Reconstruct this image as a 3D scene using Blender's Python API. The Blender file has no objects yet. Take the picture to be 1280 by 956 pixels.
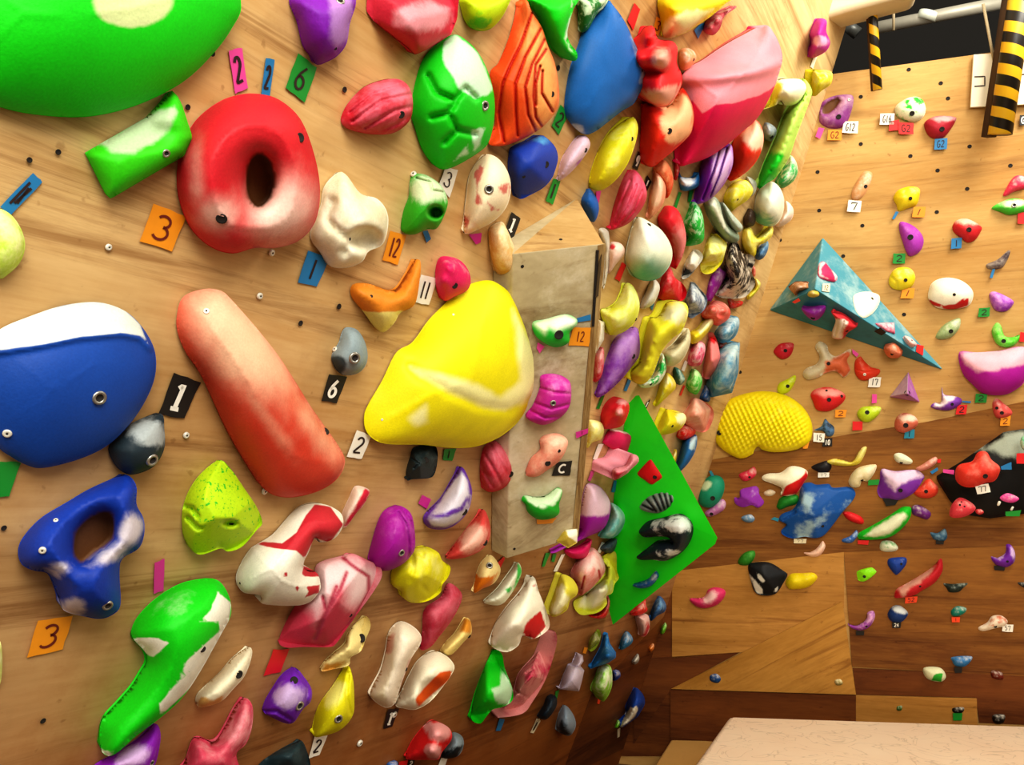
import bpy, math, random
import numpy as np
from mathutils import Vector, Matrix, geometry
from mathutils.bvhtree import BVHTree
random.seed(7); np.random.seed(7)
scene = bpy.context.scene
COL = scene.collection

# ------------------------------------------------------------------ camera
F = 1080.0; CX, CY = 640.0, 478.0
PITCH = math.radians(8.0)
CAM = np.array([0.0, 0.0, 1.28])
RT = np.array([1.0, 0, 0]); UP = np.array([0, -math.sin(PITCH), math.cos(PITCH)]); FW = np.array([0, math.cos(PITCH), math.sin(PITCH)])
cd = bpy.data.cameras.new('camera'); cd.sensor_width = 36; cd.lens = F/1280*36; cd.clip_start = .02
co = bpy.data.objects.new('camera', cd); COL.objects.link(co)
co.location = CAM; co.rotation_euler = (math.pi/2+PITCH, 0, 0); scene.camera = co

def rays(p):
    p = np.atleast_2d(np.asarray(p, float))
    return (p[:, :1]-CX)*RT + (CY-p[:, 1:2])*UP + F*FW
def project(P):
    q = np.atleast_2d(P)-CAM
    z = q@FW
    return np.stack([CX+F*(q@RT)/z, CY-F*(q@UP)/z], 1)
def norm(v): return np.asarray(v, float)/np.linalg.norm(v)
class Plane:
    def __init__(s, P0, N): s.P0 = np.asarray(P0, float); s.N = norm(N)
    def un(s, p, h=0.0):
        d = rays(p); h = np.broadcast_to(np.asarray(h, float).reshape(-1, 1) if np.ndim(h) else h, (len(d), 1)).reshape(-1)
        t = ((s.P0-CAM)@s.N + h)/(d@s.N)
        return CAM + d*t[:, None]
PL = {}
D1 = norm([610, 1092, 0])                      # along the left wall, away from the viewer
D2 = norm([-3140, 1092, 0])                    # along the back wall, towards the corner
th = math.radians(22)
NH = np.array([D1[1], -D1[0], 0.0])            # horizontal, into the room
UL = NH*math.sin(th) + np.array([0, 0, 1.0])*math.cos(th)
r0 = rays((838, 745))[0]; A1 = CAM + r0*(4.4/r0[1])
NL = np.cross(UL, D1); NL = NL if NL@(CAM-A1) > 0 else -NL
PL['L'] = Plane(A1, NL)
A3 = PL['L'].un((1037, 100))[0]
CL = norm(A3-A1)                               # the corner line, going up
NB = np.cross(D2, CL); NB = NB if NB@(CAM-A1) > 0 else -NB
PL['B'] = Plane(A1, NB)
def side(x, y):                                # which wall a pixel looks at
    return 'L' if x < 838+(745-y)*199/645 else 'B'

# ------------------------------------------------------------------ pixels of the study crops -> photograph pixels
S1, S2, S3, S4 = 1262/330, 1275/320, 1275/240, 1275/280
TILE = {'px': (0, 0, 1), 0: (0, 0, S1), 1: (310, 0, S1), 2: (600, 0, S3), 3: (800, 0, S3), 4: (1000, 0, S4), 5: (0, 210, S1), 6: (320, 190, S2),
 7: (600, 150, S3), 8: (760, 140, S3), 9: (740, 290, S3), 10: (700, 440, S3), 11: (660, 600, S3), 12: (640, 770, S3), 13: (940, 200, S3),
 14: (1040, 200, S3), 15: (940, 370, S3), 16: (1040, 380, S3), 17: (840, 520, S3), 18: (1040, 520, S3), 19: (840, 670, S3), 20: (1040, 670, S3),
 21: (800, 776, 1280/480), 22: (0, 360, S2), 23: (0, 540, S2), 24: (0, 716, S2), 25: (200, 350, S2), 26: (220, 560, S2), 27: (220, 716, S2),
 28: (440, 340, S2), 29: (440, 540, S2), 30: (440, 716, S2), 31: (610, 240, S3), 32: (610, 400, S3), 33: (600, 540, S3)}
def pts(T, s):
    a = np.array([[float(v) for v in w.split(',')] for w in s.split()]) if isinstance(s, str) else np.asarray(s, float)
    x0, y0, k = TILE[T]
    return a/k + np.array([x0, y0])
def hexc(h):
    h = h.lstrip('#'); c = np.array([int(h[i:i+2], 16)/255 for i in (0, 2, 4)])
    return np.where(c <= .04045, c/12.92, ((c+.055)/1.055)**2.4)

# ------------------------------------------------------------------ materials
def newmat(name):
    m = bpy.data.materials.new(name); m.use_nodes = True
    nt = m.node_tree; b = nt.nodes['Principled BSDF']
    return m, nt, b
def N(nt, t, **kw):
    n = nt.nodes.new(t)
    for k, v in kw.items():
        if k.startswith('i_'): n.inputs[k[2:].replace('_', ' ')].default_value = v
        else: setattr(n, k, v)
    return n
def lk(nt, a, b): nt.links.new(a, b)

def resin():
    m, nt, b = newmat('climbing_hold_resin')
    A = {}
    for a in ('ca', 'cb', 'mk', 'na', 'sf', 'ns'):
        A[a] = N(nt, 'ShaderNodeAttribute', attribute_name=a)
    tc = N(nt, 'ShaderNodeTexCoord')
    n1 = N(nt, 'ShaderNodeTexNoise'); n1.inputs['Detail'].default_value = 5; n1.inputs['Roughness'].default_value = .62
    lk(nt, tc.outputs['Object'], n1.inputs['Vector']); lk(nt, A['ns'].outputs['Fac'], n1.inputs['Scale'])
    s = N(nt, 'ShaderNodeMath', operation='SUBTRACT'); lk(nt, n1.outputs['Fac'], s.inputs[0]); s.inputs[1].default_value = .5
    s2 = N(nt, 'ShaderNodeMath', operation='MULTIPLY_ADD'); lk(nt, s.outputs[0], s2.inputs[0]); lk(nt, A['na'].outputs['Fac'], s2.inputs[1]); lk(nt, A['mk'].outputs['Fac'], s2.inputs[2])
    lo = N(nt, 'ShaderNodeMath', operation='SUBTRACT'); lo.inputs[0].default_value = .5; lk(nt, A['sf'].outputs['Fac'], lo.inputs[1])
    hi = N(nt, 'ShaderNodeMath', operation='ADD'); hi.inputs[0].default_value = .5; lk(nt, A['sf'].outputs['Fac'], hi.inputs[1])
    mr = N(nt, 'ShaderNodeMapRange', interpolation_type='SMOOTHSTEP')
    lk(nt, s2.outputs[0], mr.inputs['Value']); lk(nt, lo.outputs[0], mr.inputs['From Min']); lk(nt, hi.outputs[0], mr.inputs['From Max'])
    mx = N(nt, 'ShaderNodeMix', data_type='RGBA')
    lk(nt, mr.outputs['Result'], mx.inputs['Factor']); lk(nt, A['ca'].outputs['Color'], mx.inputs['A']); lk(nt, A['cb'].outputs['Color'], mx.inputs['B'])
    n2 = N(nt, 'ShaderNodeTexNoise'); n2.inputs['Scale'].default_value = 260; n2.inputs['Detail'].default_value = 3
    lk(nt, tc.outputs['Object'], n2.inputs['Vector'])
    n3 = N(nt, 'ShaderNodeTexNoise'); n3.inputs['Scale'].default_value = 14; n3.inputs['Detail'].default_value = 4
    lk(nt, tc.outputs['Object'], n3.inputs['Vector'])
    sm = N(nt, 'ShaderNodeMath', operation='ADD'); lk(nt, n2.outputs['Fac'], sm.inputs[0]); lk(nt, n3.outputs['Fac'], sm.inputs[1])
    vr = N(nt, 'ShaderNodeMapRange'); lk(nt, sm.outputs[0], vr.inputs['Value'])
    for k, v in (('From Min', .6), ('From Max', 1.4), ('To Min', .86), ('To Max', 1.12)): vr.inputs[k].default_value = v
    mu = N(nt, 'ShaderNodeMix', data_type='RGBA', blend_type='MULTIPLY'); mu.inputs['Factor'].default_value = 1
    lk(nt, mx.outputs['Result'], mu.inputs['A']); lk(nt, vr.outputs['Result'], mu.inputs['B'])
    lk(nt, mu.outputs['Result'], b.inputs['Base Color'])
    b.inputs['Roughness'].default_value = .58
    b.inputs['Specular IOR Level'].default_value = .3
    bp = N(nt, 'ShaderNodeBump'); bp.inputs['Strength'].default_value = .12; bp.inputs['Distance'].default_value = .003
    lk(nt, n2.outputs['Fac'], bp.inputs['Height']); lk(nt, bp.outputs['Normal'], b.inputs['Normal'])
    return m
M_RESIN = resin()

def flatmat(name, c, rough=.6, metal=0.0, var=.12, scale=40):
    m, nt, b = newmat(name)
    tc = N(nt, 'ShaderNodeTexCoord'); n = N(nt, 'ShaderNodeTexNoise'); n.inputs['Scale'].default_value = scale; n.inputs['Detail'].default_value = 4
    lk(nt, tc.outputs['Object'], n.inputs['Vector'])
    r = N(nt, 'ShaderNodeMix', data_type='RGBA'); lk(nt, n.outputs['Fac'], r.inputs['Factor'])
    c = hexc(c) if isinstance(c, str) else c
    r.inputs['A'].default_value = (*(c*(1-var)), 1); r.inputs['B'].default_value = (*np.minimum(c*(1+var), 1), 1)
    lk(nt, r.outputs['Result'], b.inputs['Base Color'])
    b.inputs['Roughness'].default_value = rough; b.inputs['Metallic'].default_value = metal
    return m
M_METAL = flatmat('bolt_steel', '#a8a69c', .35, .85)
M_ZINC = flatmat('screw_zinc', '#e0ded0', .4, .3)
M_DARK = flatmat('bolt_hole_dark', '#1a120d', .8)
M_INK = flatmat('marker_ink_dark', '#2a1410', .7)
M_REDINK = flatmat('marker_ink_brown', '#6a1c0c', .7)
M_WHINK = flatmat('marker_ink_white', '#efece0', .7)
TAPE = {}
def tapemat(c):
    if c not in TAPE: TAPE[c] = flatmat('cloth_tape', c, .55, 0, .07, 60)
    return TAPE[c]

def wood(name, light, dark, sx=1.0, sy=9.0, contrast=1.0, grime=.35, panel=None, seed=0.0, grad=None, grimec='#8a7a5c', streak=.8):
    m, nt, b = newmat(name)
    tc = N(nt, 'ShaderNodeTexCoord'); mp = N(nt, 'ShaderNodeMapping'); mp.inputs['Scale'].default_value = (sx, sy, sy); mp.inputs['Location'].default_value = (seed, seed*1.7, 0)
    lk(nt, tc.outputs['Object'], mp.inputs['Vector'])
    n0 = N(nt, 'ShaderNodeTexNoise'); n0.inputs['Scale'].default_value = .55; n0.inputs['Detail'].default_value = 3; lk(nt, mp.outputs[0], n0.inputs['Vector']); n0.inputs['Distortion'].default_value = .8
    n1 = N(nt, 'ShaderNodeTexNoise'); n1.inputs['Scale'].default_value = 3.2; n1.inputs['Detail'].default_value = 6; n1.inputs['Roughness'].default_value = .65; n1.inputs['Distortion'].default_value = .6
    lk(nt, mp.outputs[0], n1.inputs['Vector'])
    n2 = N(nt, 'ShaderNodeTexNoise'); n2.inputs['Scale'].default_value = 18; n2.inputs['Detail'].default_value = 4; lk(nt, mp.outputs[0], n2.inputs['Vector'])
    a = N(nt, 'ShaderNodeMath', operation='MULTIPLY_ADD'); lk(nt, n1.outputs['Fac'], a.inputs[0]); a.inputs[1].default_value = .5; lk(nt, n0.outputs['Fac'], a.inputs[2])
    a2 = N(nt, 'ShaderNodeMath', operation='MULTIPLY_ADD'); lk(nt, n2.outputs['Fac'], a2.inputs[0]); a2.inputs[1].default_value = .25; lk(nt, a.outputs[0], a2.inputs[2])
    mr = N(nt, 'ShaderNodeMapRange'); lk(nt, a2.outputs[0], mr.inputs['Value'])
    w = .20/contrast
    mr.inputs['From Min'].default_value = .875-w; mr.inputs['From Max'].default_value = .875+w
    mx = N(nt, 'ShaderNodeMix', data_type='RGBA'); lk(nt, mr.outputs['Result'], mx.inputs['Factor'])
    mx.inputs['A'].default_value = (*hexc(dark), 1); mx.inputs['B'].default_value = (*hexc(light), 1)
    out = mx.outputs['Result']
    mp2 = N(nt, 'ShaderNodeMapping'); mp2.inputs['Scale'].default_value = (sx*.7, sy*2.1, sy); mp2.inputs['Location'].default_value = (seed*2.3, seed, 0); lk(nt, tc.outputs['Object'], mp2.inputs['Vector'])
    st = N(nt, 'ShaderNodeTexNoise'); st.inputs['Scale'].default_value = 1.1; st.inputs['Detail'].default_value = 8; st.inputs['Roughness'].default_value = .72; st.inputs['Distortion'].default_value = 1.1; lk(nt, mp2.outputs[0], st.inputs['Vector'])
    sr = N(nt, 'ShaderNodeMapRange', interpolation_type='SMOOTHSTEP'); lk(nt, st.outputs['Fac'], sr.inputs['Value']); sr.inputs['From Min'].default_value = .50; sr.inputs['From Max'].default_value = .70; sr.inputs['To Max'].default_value = streak
    sx_ = N(nt, 'ShaderNodeMix', data_type='RGBA', blend_type='MULTIPLY'); lk(nt, sr.outputs['Result'], sx_.inputs['Factor']); lk(nt, out, sx_.inputs['A']); sx_.inputs['B'].default_value = (.42, .30, .20, 1)
    sk = N(nt, 'ShaderNodeTexNoise'); sk.inputs['Scale'].default_value = 34; sk.inputs['Detail'].default_value = 3; lk(nt, tc.outputs['Object'], sk.inputs['Vector'])
    kr = N(nt, 'ShaderNodeMapRange'); lk(nt, sk.outputs['Fac'], kr.inputs['Value']); kr.inputs['From Min'].default_value = .67; kr.inputs['From Max'].default_value = .74; kr.inputs['To Max'].default_value = .45
    kx = N(nt, 'ShaderNodeMix', data_type='RGBA', blend_type='MULTIPLY'); lk(nt, kr.outputs['Result'], kx.inputs['Factor']); lk(nt, sx_.outputs['Result'], kx.inputs['A']); kx.inputs['B'].default_value = (.45, .34, .25, 1)
    out = kx.outputs['Result']
    # grime and chalk clouds
    g = N(nt, 'ShaderNodeTexNoise'); g.inputs['Scale'].default_value = 4.5; g.inputs['Detail'].default_value = 7; g.inputs['Roughness'].default_value = .7
    lk(nt, tc.outputs['Object'], g.inputs['Vector'])
    gr = N(nt, 'ShaderNodeMapRange', interpolation_type='SMOOTHSTEP'); lk(nt, g.outputs['Fac'], gr.inputs['Value'])
    gr.inputs['From Min'].default_value = .52; gr.inputs['From Max'].default_value = .75; gr.inputs['To Max'].default_value = grime
    gm = N(nt, 'ShaderNodeMix', data_type='RGBA'); lk(nt, gr.outputs['Result'], gm.inputs['Factor']); lk(nt, out, gm.inputs['A']); gm.inputs['B'].default_value = (*hexc(grimec), 1)
    out = gm.outputs['Result']
    if grad:                                             # light falloff painted into the wood: darker towards the foot of the wall
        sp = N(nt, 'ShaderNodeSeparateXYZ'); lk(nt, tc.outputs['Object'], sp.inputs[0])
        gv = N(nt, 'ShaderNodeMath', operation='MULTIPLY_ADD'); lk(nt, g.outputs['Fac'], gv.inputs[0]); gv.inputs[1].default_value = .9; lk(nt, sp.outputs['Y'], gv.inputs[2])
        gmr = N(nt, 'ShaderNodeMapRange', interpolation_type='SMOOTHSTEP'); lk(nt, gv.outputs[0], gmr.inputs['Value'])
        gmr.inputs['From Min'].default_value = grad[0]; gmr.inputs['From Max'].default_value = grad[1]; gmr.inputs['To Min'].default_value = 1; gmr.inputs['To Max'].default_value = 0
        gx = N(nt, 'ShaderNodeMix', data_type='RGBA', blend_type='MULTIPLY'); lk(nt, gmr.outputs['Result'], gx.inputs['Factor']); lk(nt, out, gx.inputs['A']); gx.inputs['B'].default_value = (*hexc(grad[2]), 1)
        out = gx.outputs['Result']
    lk(nt, out, b.inputs['Base Color']); b.inputs['Roughness'].default_value = .62; b.inputs['Specular IOR Level'].default_value = .25
    bp = N(nt, 'ShaderNodeBump'); bp.inputs['Strength'].default_value = .1; bp.inputs['Distance'].default_value = .003
    lk(nt, n2.outputs['Fac'], bp.inputs['Height']); lk(nt, bp.outputs['Normal'], b.inputs['Normal'])
    return m

# ------------------------------------------------------------------ objects
def mesh_obj(name, V, faces, mats, base=None, parent=None, smooth=True, fm=None, attrs=None, rot=None):
    V = np.asarray(V, float)
    if base is None: base = V.mean(0)
    base = np.asarray(base, float)
    W = V-base
    if rot is not None: W = W@rot                        # columns of rot: local axes in the world
    me = bpy.data.meshes.new(name); me.from_pydata(W.tolist(), [], [list(map(int, f)) for f in faces])
    for m in (mats if isinstance(mats, (list, tuple)) else [mats]): me.materials.append(m)
    if fm is not None: me.polygons.foreach_set('material_index', np.asarray(fm, np.int32))
    me.polygons.foreach_set('use_smooth', np.full(len(me.polygons), smooth, bool))
    for k, v in (attrs or {}).items():
        if v.ndim == 2:
            a = me.attributes.new(k, 'FLOAT_COLOR', 'POINT'); a.data.foreach_set('color', np.concatenate([v, np.ones((len(v), 1))], 1).astype(np.float32).ravel())
        else:
            a = me.attributes.new(k, 'FLOAT', 'POINT'); a.data.foreach_set('value', v.astype(np.float32))
    me.update()
    o = bpy.data.objects.new(name, me); COL.objects.link(o)
    if rot is not None:
        M4 = Matrix([[*rot[i], 0] for i in range(3)]+[[0, 0, 0, 1]]); o.matrix_world = Matrix.Translation(base) @ M4
    else:
        o.location = base
    if parent is not None:
        o.parent = parent
        if rot is None: o.location = base-np.array(parent.location)
        else: o.matrix_world = o.matrix_world; o.location = base-np.array(parent.location)
    return o
def tag(o, label=None, cat=None, group=None, kind=None):
    for k, v in (('label', label), ('category', cat), ('group', group), ('kind', kind)):
        if v: o[k] = v
    return o

# ------------------------------------------------------------------ 2-D helpers
def catmull(P, n=4):
    P = np.asarray(P, float); out = []
    a, b, c, d = np.roll(P, 1, 0), P, np.roll(P, -1, 0), np.roll(P, -2, 0)
    for i in range(n):
        t = i/n
        out.append(.5*((2*b)+(-a+c)*t+(2*a-5*b+4*c-d)*t*t+(-a+3*b-3*c+d)*t**3))
    return np.stack(out, 1).reshape(-1, 2)
def resample(P, step):
    Q = np.vstack([P, P[:1]]); s = np.r_[0, np.cumsum(np.linalg.norm(np.diff(Q, axis=0), axis=1))]
    n = max(10, int(round(s[-1]/step))); t = np.linspace(0, s[-1], n, endpoint=False)
    return np.stack([np.interp(t, s, Q[:, 0]), np.interp(t, s, Q[:, 1])], 1)
def area(P):
    x, y = P[:, 0], P[:, 1]
    return .5*np.sum(x*np.roll(y, -1)-np.roll(x, -1)*y)
def inside(q, P):
    x, y = q[:, 0], q[:, 1]; r = np.zeros(len(q), bool)
    for (x1, y1), (x2, y2) in zip(P, np.roll(P, -1, 0)):
        if y1 == y2: continue
        c = ((y1 > y) != (y2 > y)) & (x < (x2-x1)*(y-y1)/(y2-y1)+x1)
        r ^= c
    return r
def segdist(q, P, closed=True):
    A = P if closed else P[:-1]; B = np.roll(P, -1, 0) if closed else P[1:]
    d = np.full(len(q), 1e9)
    for a, b in zip(A, B):
        ab = b-a; L = ab@ab
        t = np.clip(((q-a)@ab)/L, 0, 1) if L > 1e-12 else np.zeros(len(q))
        d = np.minimum(d, np.linalg.norm(q-a-t[:, None]*ab, axis=1))
    return d

HOLDS, TAGS, LAND = [], [], []                        # records for the labels
def put_bolt(kind, hit, nrm, r, parent):
    a = np.cross(nrm, [0.3, .2, .9]); a = norm(a); b2 = np.cross(nrm, a)
    n = 14; ang = np.arange(n)*2*math.pi/n
    ring = lambda rr, h: hit+nrm*h+rr*(np.cos(ang)[:, None]*a+np.sin(ang)[:, None]*b2)
    if kind == 'm': prof = [(1.0, -.3, 0), (1.0, .18, 0), (.82, .28, 0), (.55, .22, 0), (.5, .02, 1), (.0, .0, 1)]
    elif kind == 's': prof = [(1.0, -.3, 0), (1.0, .2, 0), (.8, .38, 0), (.3, .38, 0), (.25, .3, 1), (0, .3, 1)]
    else: prof = [(1.0, -.1, 1), (1.0, .06, 1), (.75, .07, 1), (.7, .04, 1), (0, .03, 1)]
    V, Fc, fm = [], [], []
    for k, (rr, h, mi) in enumerate(prof):
        V.append(ring(max(rr, .001)*r, h*r))
        if k:
            o0, o1 = (k-1)*n, k*n
            for i in range(n):
                j = (i+1) % n; Fc.append((o0+i, o0+j, o1+j, o1+i)); fm.append(mi)
    return mesh_obj({'m': 'bolt', 's': 'screw', 'k': 'bolt_hole'}[kind], np.vstack(V), Fc, [M_ZINC if kind == 's' else M_METAL, M_DARK], hit, parent, True, fm)

def hold(T, outline, c, desc, c2=None, reg=None, ell=None, soft=None, na=None, ns=None, sf=None, plane=None, H=1.0, pw=.5, hole=None,
         bolts='', bumps=None, grooves=None, gc=None, gw=3.0, gd=.25, g=None, nm=None, facet=0.0, lift=0.0, chalk=None, sharp=False, name='climbing_hold',
         cat='climbing hold', part=None, label=None, base=.09, tilt=None, dimple=None, pit=None, haze=None):
    raw = pts(T, outline)
    P = catmull(raw, 5) if not sharp else raw
    if area(P) < 0: P = P[::-1]
    Apx = abs(area(P)); cen = P.mean(0)
    if plane is None: plane = side(*cen)
    pl = PL[plane] if isinstance(plane, str) else plane
    C3 = pl.un(cen)[0]; v = C3-CAM; depth = v@FW; sinc = math.sqrt(max(0, 1-(norm(v)@pl.N)**2))
    s = math.sqrt(Apx)*depth/F
    Hh = H*s*(.42+.4*sinc)
    dmax = (CAM-pl.P0)@pl.N
    Hh = min(Hh, .5*dmax)
    if g is None: g = min(max(math.sqrt(Apx)/15, .9), 4.5)
    if grooves: g = max(min(g, max(gw*.85, .9)), math.sqrt(Apx)/75)
    out = resample(P, g*1.05); no = len(out)
    # regular lattice -> Poisson inflation
    x0, y0 = out.min(0)-g; x1, y1 = out.max(0)+g
    nx, ny = int((x1-x0)/g)+2, int((y1-y0)/g)+2
    gx, gy = np.meshgrid(x0+np.arange(nx)*g, y0+np.arange(ny)*g); Q = np.stack([gx.ravel(), gy.ravel()], 1)
    ins = inside(Q, out); dist = segdist(Q, out)
    M = ins & (dist > .25*g)
    HP = None
    if hole is not None:
        HP = resample(catmull(pts(T, hole), 5), g); hin = inside(Q, HP); M &= ~hin
    Mg = M.reshape(ny, nx).astype(float); u = (dist*M).reshape(ny, nx); u = u*(u.max())
    for it in range(max(120, int(1.2*max(nx, ny)**1.3))):
        v2 = np.zeros_like(u); v2[1:-1, 1:-1] = .25*(u[:-2, 1:-1]+u[2:, 1:-1]+u[1:-1, :-2]+u[1:-1, 2:]+g*g)
        u = v2*Mg
    um = u.max()+1e-9
    def DD(p):
        d = segdist(p, out)
        return d if HP is None else np.where(inside(p, HP), 0, np.minimum(d, segdist(p, HP)))
    dg = DD(Q).reshape(ny, nx); ok = (Mg > 0) & (dg > .7*g)
    if not ok.any(): ok = Mg > 0
    rho = np.where(ok, u/np.maximum(dg, .3*g), 0); wt = ok.astype(float)
    def blur(z):
        p = np.pad(z, 1); return (p[1:-1, 1:-1]*2+p[:-2, 1:-1]+p[2:, 1:-1]+p[1:-1, :-2]+p[1:-1, 2:]+.5*(p[:-2, :-2]+p[2:, 2:]+p[:-2, 2:]+p[2:, :-2]))/8
    num, den = rho*wt, wt
    rs_ = blur(blur(num))/np.maximum(blur(blur(den)), 1e-6)
    fill = np.where(wt > 0, rs_, 0); fw = (wt > 0).astype(float)
    for it in range(5):
        nf, nw = blur(fill*fw), blur(fw); new = (fw == 0) & (nw > 1e-6); fill = np.where(new, nf/np.maximum(nw, 1e-9), fill); fw = np.where(new, 1.0, fw)
    rho = fill
    def U(p):
        fx = np.clip((p[:, 0]-x0)/g, 0, nx-1.001); fy = np.clip((p[:, 1]-y0)/g, 0, ny-1.001)
        ix, iy = fx.astype(int), fy.astype(int); ax, ay = fx-ix, fy-iy
        r = rho[iy, ix]*(1-ax)*(1-ay)+rho[iy, ix+1]*ax*(1-ay)+rho[iy+1, ix]*(1-ax)*ay+rho[iy+1, ix+1]*ax*ay
        return r*DD(p)/um
    inner = Q[ins & (dist > .75*g)]
    nh = 0
    if HP is not None:
        inner = inner[segdist(inner, HP) > .55*g]; nh = len(HP)
    inset = out+(cen-out)/np.maximum(np.linalg.norm(cen-out, axis=1), 1e-6)[:, None]*(.3*g)
    inset = inset[inside(inset, out)]
    al = np.vstack([out]+([HP] if nh else [])+[inset[segdist(inset, inner) > .28*g] if len(inner) else inset, inner])
    al = al + np.vstack([np.zeros((no+nh, 2)), np.random.uniform(-.04, .04, (len(al)-no-nh, 2))*g])
    cdt = geometry.delaunay_2d_cdt([Vector((a[0]-cen[0], -(a[1]-cen[1]))) for a in al], [(i, (i+1) % no) for i in range(no)]+[(no+i, no+(i+1) % nh) for i in range(nh)], [], 1, 1e-4)
    VV = np.array([[q[0]+cen[0], -q[1]+cen[1]] for q in cdt[0]]); tri = [tuple(f) for f in cdt[2]]
    o2n = {}
    for k, orig in enumerate(cdt[3]):
        for i in orig: o2n.setdefault(i, k)
    loop = [o2n[i] for i in range(no) if i in o2n]
    uu = U(VV); isb = np.zeros(len(VV), bool); isb[loop] = True
    uu[isb] = 0
    # the far rim of a thing seen from the side stands clear of the wall
    e = project(C3+pl.N*.05)[0]-project(C3)[0]; e = e/max(np.linalg.norm(e), 1e-6)
    tgo = np.roll(out, -1, 0)-np.roll(out, 1, 0); no_ = np.stack([tgo[:, 1], -tgo[:, 0]], 1); no_ /= np.maximum(np.linalg.norm(no_, axis=1), 1e-6)[:, None]
    fe = no_@e
    for it in range(3): fe = (np.roll(fe, 1)+2*fe+np.roll(fe, -1))/4
    tp = (VV-cen)@e; tp = tp/max(np.abs(tp).max(), 1e-6)
    t = np.empty(len(VV))
    for k0 in range(0, len(VV), 2000):
        dd = ((VV[k0:k0+2000, None]-out[None])**2).sum(2)+.8*g*g; ww = dd**-1.25
        t[k0:k0+2000] = (ww*fe).sum(1)/ww.sum(1)
    t = np.clip(.75*t+.25*tp, -1, 1)
    kt = (.62*sinc if tilt is None else tilt)
    dome = np.power(np.clip(uu, 0, 1), pw+.5*sinc*np.clip(.5-.5*t, 0, 1)**1.5)
    bs = .012 + (base+kt*(1-base))*np.clip(.5+.5*t, 0, 1)**1.2 if kt > .08 else np.full(len(VV), base)
    h = bs*Hh + dome*Hh*(1-.55*kt-base)
    inh = np.zeros(len(VV), bool)
    if HP is not None:
        inh = inside(VV, HP) | (segdist(VV, HP) < .05*g)
        near = np.clip(1-segdist(VV, HP)/(1.6*g), 0, 1)
        h = np.where(inh, .05*Hh, h*(1-.0*near))
    for b in (bumps or []):
        q = pts(T, [b[:2]])[0]; r = b[2]/TILE[T][2]
        h += b[3]*Hh*np.exp(-((VV-q)**2).sum(1)/(r*r)) * (~isb)
    for b in (pit or []):
        q = pts(T, [b[:2]])[0]; rx, ry = b[2]/TILE[T][2], b[3]/TILE[T][2]
        dd = ((VV[:, 0]-q[0])/rx)**2+((VV[:, 1]-q[1])/ry)**2
        h -= b[4]*h*np.exp(-dd**2)*(~isb)
    gm = np.zeros(len(VV))
    for gl in (grooves or []):
        q = pts(T, gl); q2 = q
        if len(q) > 2:
            tt = np.linspace(0, len(q)-1, len(q)*5); q2 = np.stack([np.interp(tt, np.arange(len(q)), q[:, 0]), np.interp(tt, np.arange(len(q)), q[:, 1])], 1)
        d = segdist(VV, q2, False); w = gw
        gm = np.maximum(gm, np.exp(-(d/w)**2))
    h -= gd*gm*Hh*(~isb)
    if facet:
        # a few flat cuts, as on a broken stone
        R = math.sqrt(Apx/math.pi); rs = random.Random(int(cen[0]*3+cen[1]*5)); hf = np.full(len(VV), 9.0); k = 6
        for i in range(k):
            an = (i+rs.uniform(-.3, .3))*2*math.pi/k; sl = rs.uniform(.45, 1.1); of = rs.uniform(.05, .35)
            hf = np.minimum(hf, 1.0-sl*(((VV-cen)/R)@np.array([math.cos(an), math.sin(an)])-of))
        hf = np.clip(hf, .05, 1.05)*Hh*(.62+.38*kt)
        f = min(1, .45+facet); h = np.where(isb, h, h*(1-f)+np.minimum(h*1.12, hf)*f)
    if dimple:
        x, y = VV[:, 0], VV[:, 1]; k = 2*math.pi/dimple[0]
        dm = np.cos(k*(x+y*.35))*np.cos(k*.9*(y-x*.2))
        h += dimple[1]*Hh*dm*np.sqrt(np.clip(uu, 0, 1))*np.clip(uu*4, 0, 1)
    h = np.maximum(h, .02*Hh)+lift
    P3 = pl.un(VV, h)
    # skirt down to the wall
    foot = P3[loop]-pl.N*(h[loop]-.001)[:, None]; fc = foot.mean(0); foot = foot+(fc-foot)*.04
    nv = len(P3); V3 = np.vstack([P3, foot]); faces = list(tri)
    for i in range(len(loop)):
        j = (i+1) % len(loop); faces.append((loop[i], nv+i, nv+j, loop[j]))
    f0 = tri[len(tri)//2]; nn = np.cross(P3[f0[1]]-P3[f0[0]], P3[f0[2]]-P3[f0[0]])
    if nn@(CAM-P3[f0[0]]) < 0: faces = [tuple(reversed(f)) for f in faces]
    # colour
    ca = hexc(c); cb = hexc(c2) if c2 else ca*.35+np.array([.86, .8, .68])*.65
    n = len(V3); CA = np.tile(ca, (n, 1)); CB = np.tile(cb, (n, 1))
    VA = np.vstack([VV, VV[loop]])
    if reg or ell or haze:
        mk = np.full(n, -1.0); w = (soft if soft is not None else max(2.0, math.sqrt(Apx)*.035))
        for r in (reg or []):
            q = pts(T, r); sd = segdist(VA, q)*np.where(inside(VA, q), 1, -1); mk = np.maximum(mk, np.clip(.5+sd/(2*w), -.6, 1.6))
        for el in (ell or []):
            q = pts(T, [el[:2]])[0]; rx, ry = el[2]/TILE[T][2], el[3]/TILE[T][2]; a = math.radians(el[4] if len(el) > 4 else 0)
            d = VA-q; X = d[:, 0]*math.cos(a)+d[:, 1]*math.sin(a); Y = -d[:, 0]*math.sin(a)+d[:, 1]*math.cos(a)
            sd = (1-np.sqrt((X/rx)**2+(Y/ry)**2))*min(rx, ry); mk = np.maximum(mk, np.clip(.5+sd/(2*w), -.6, 1.6))
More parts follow.
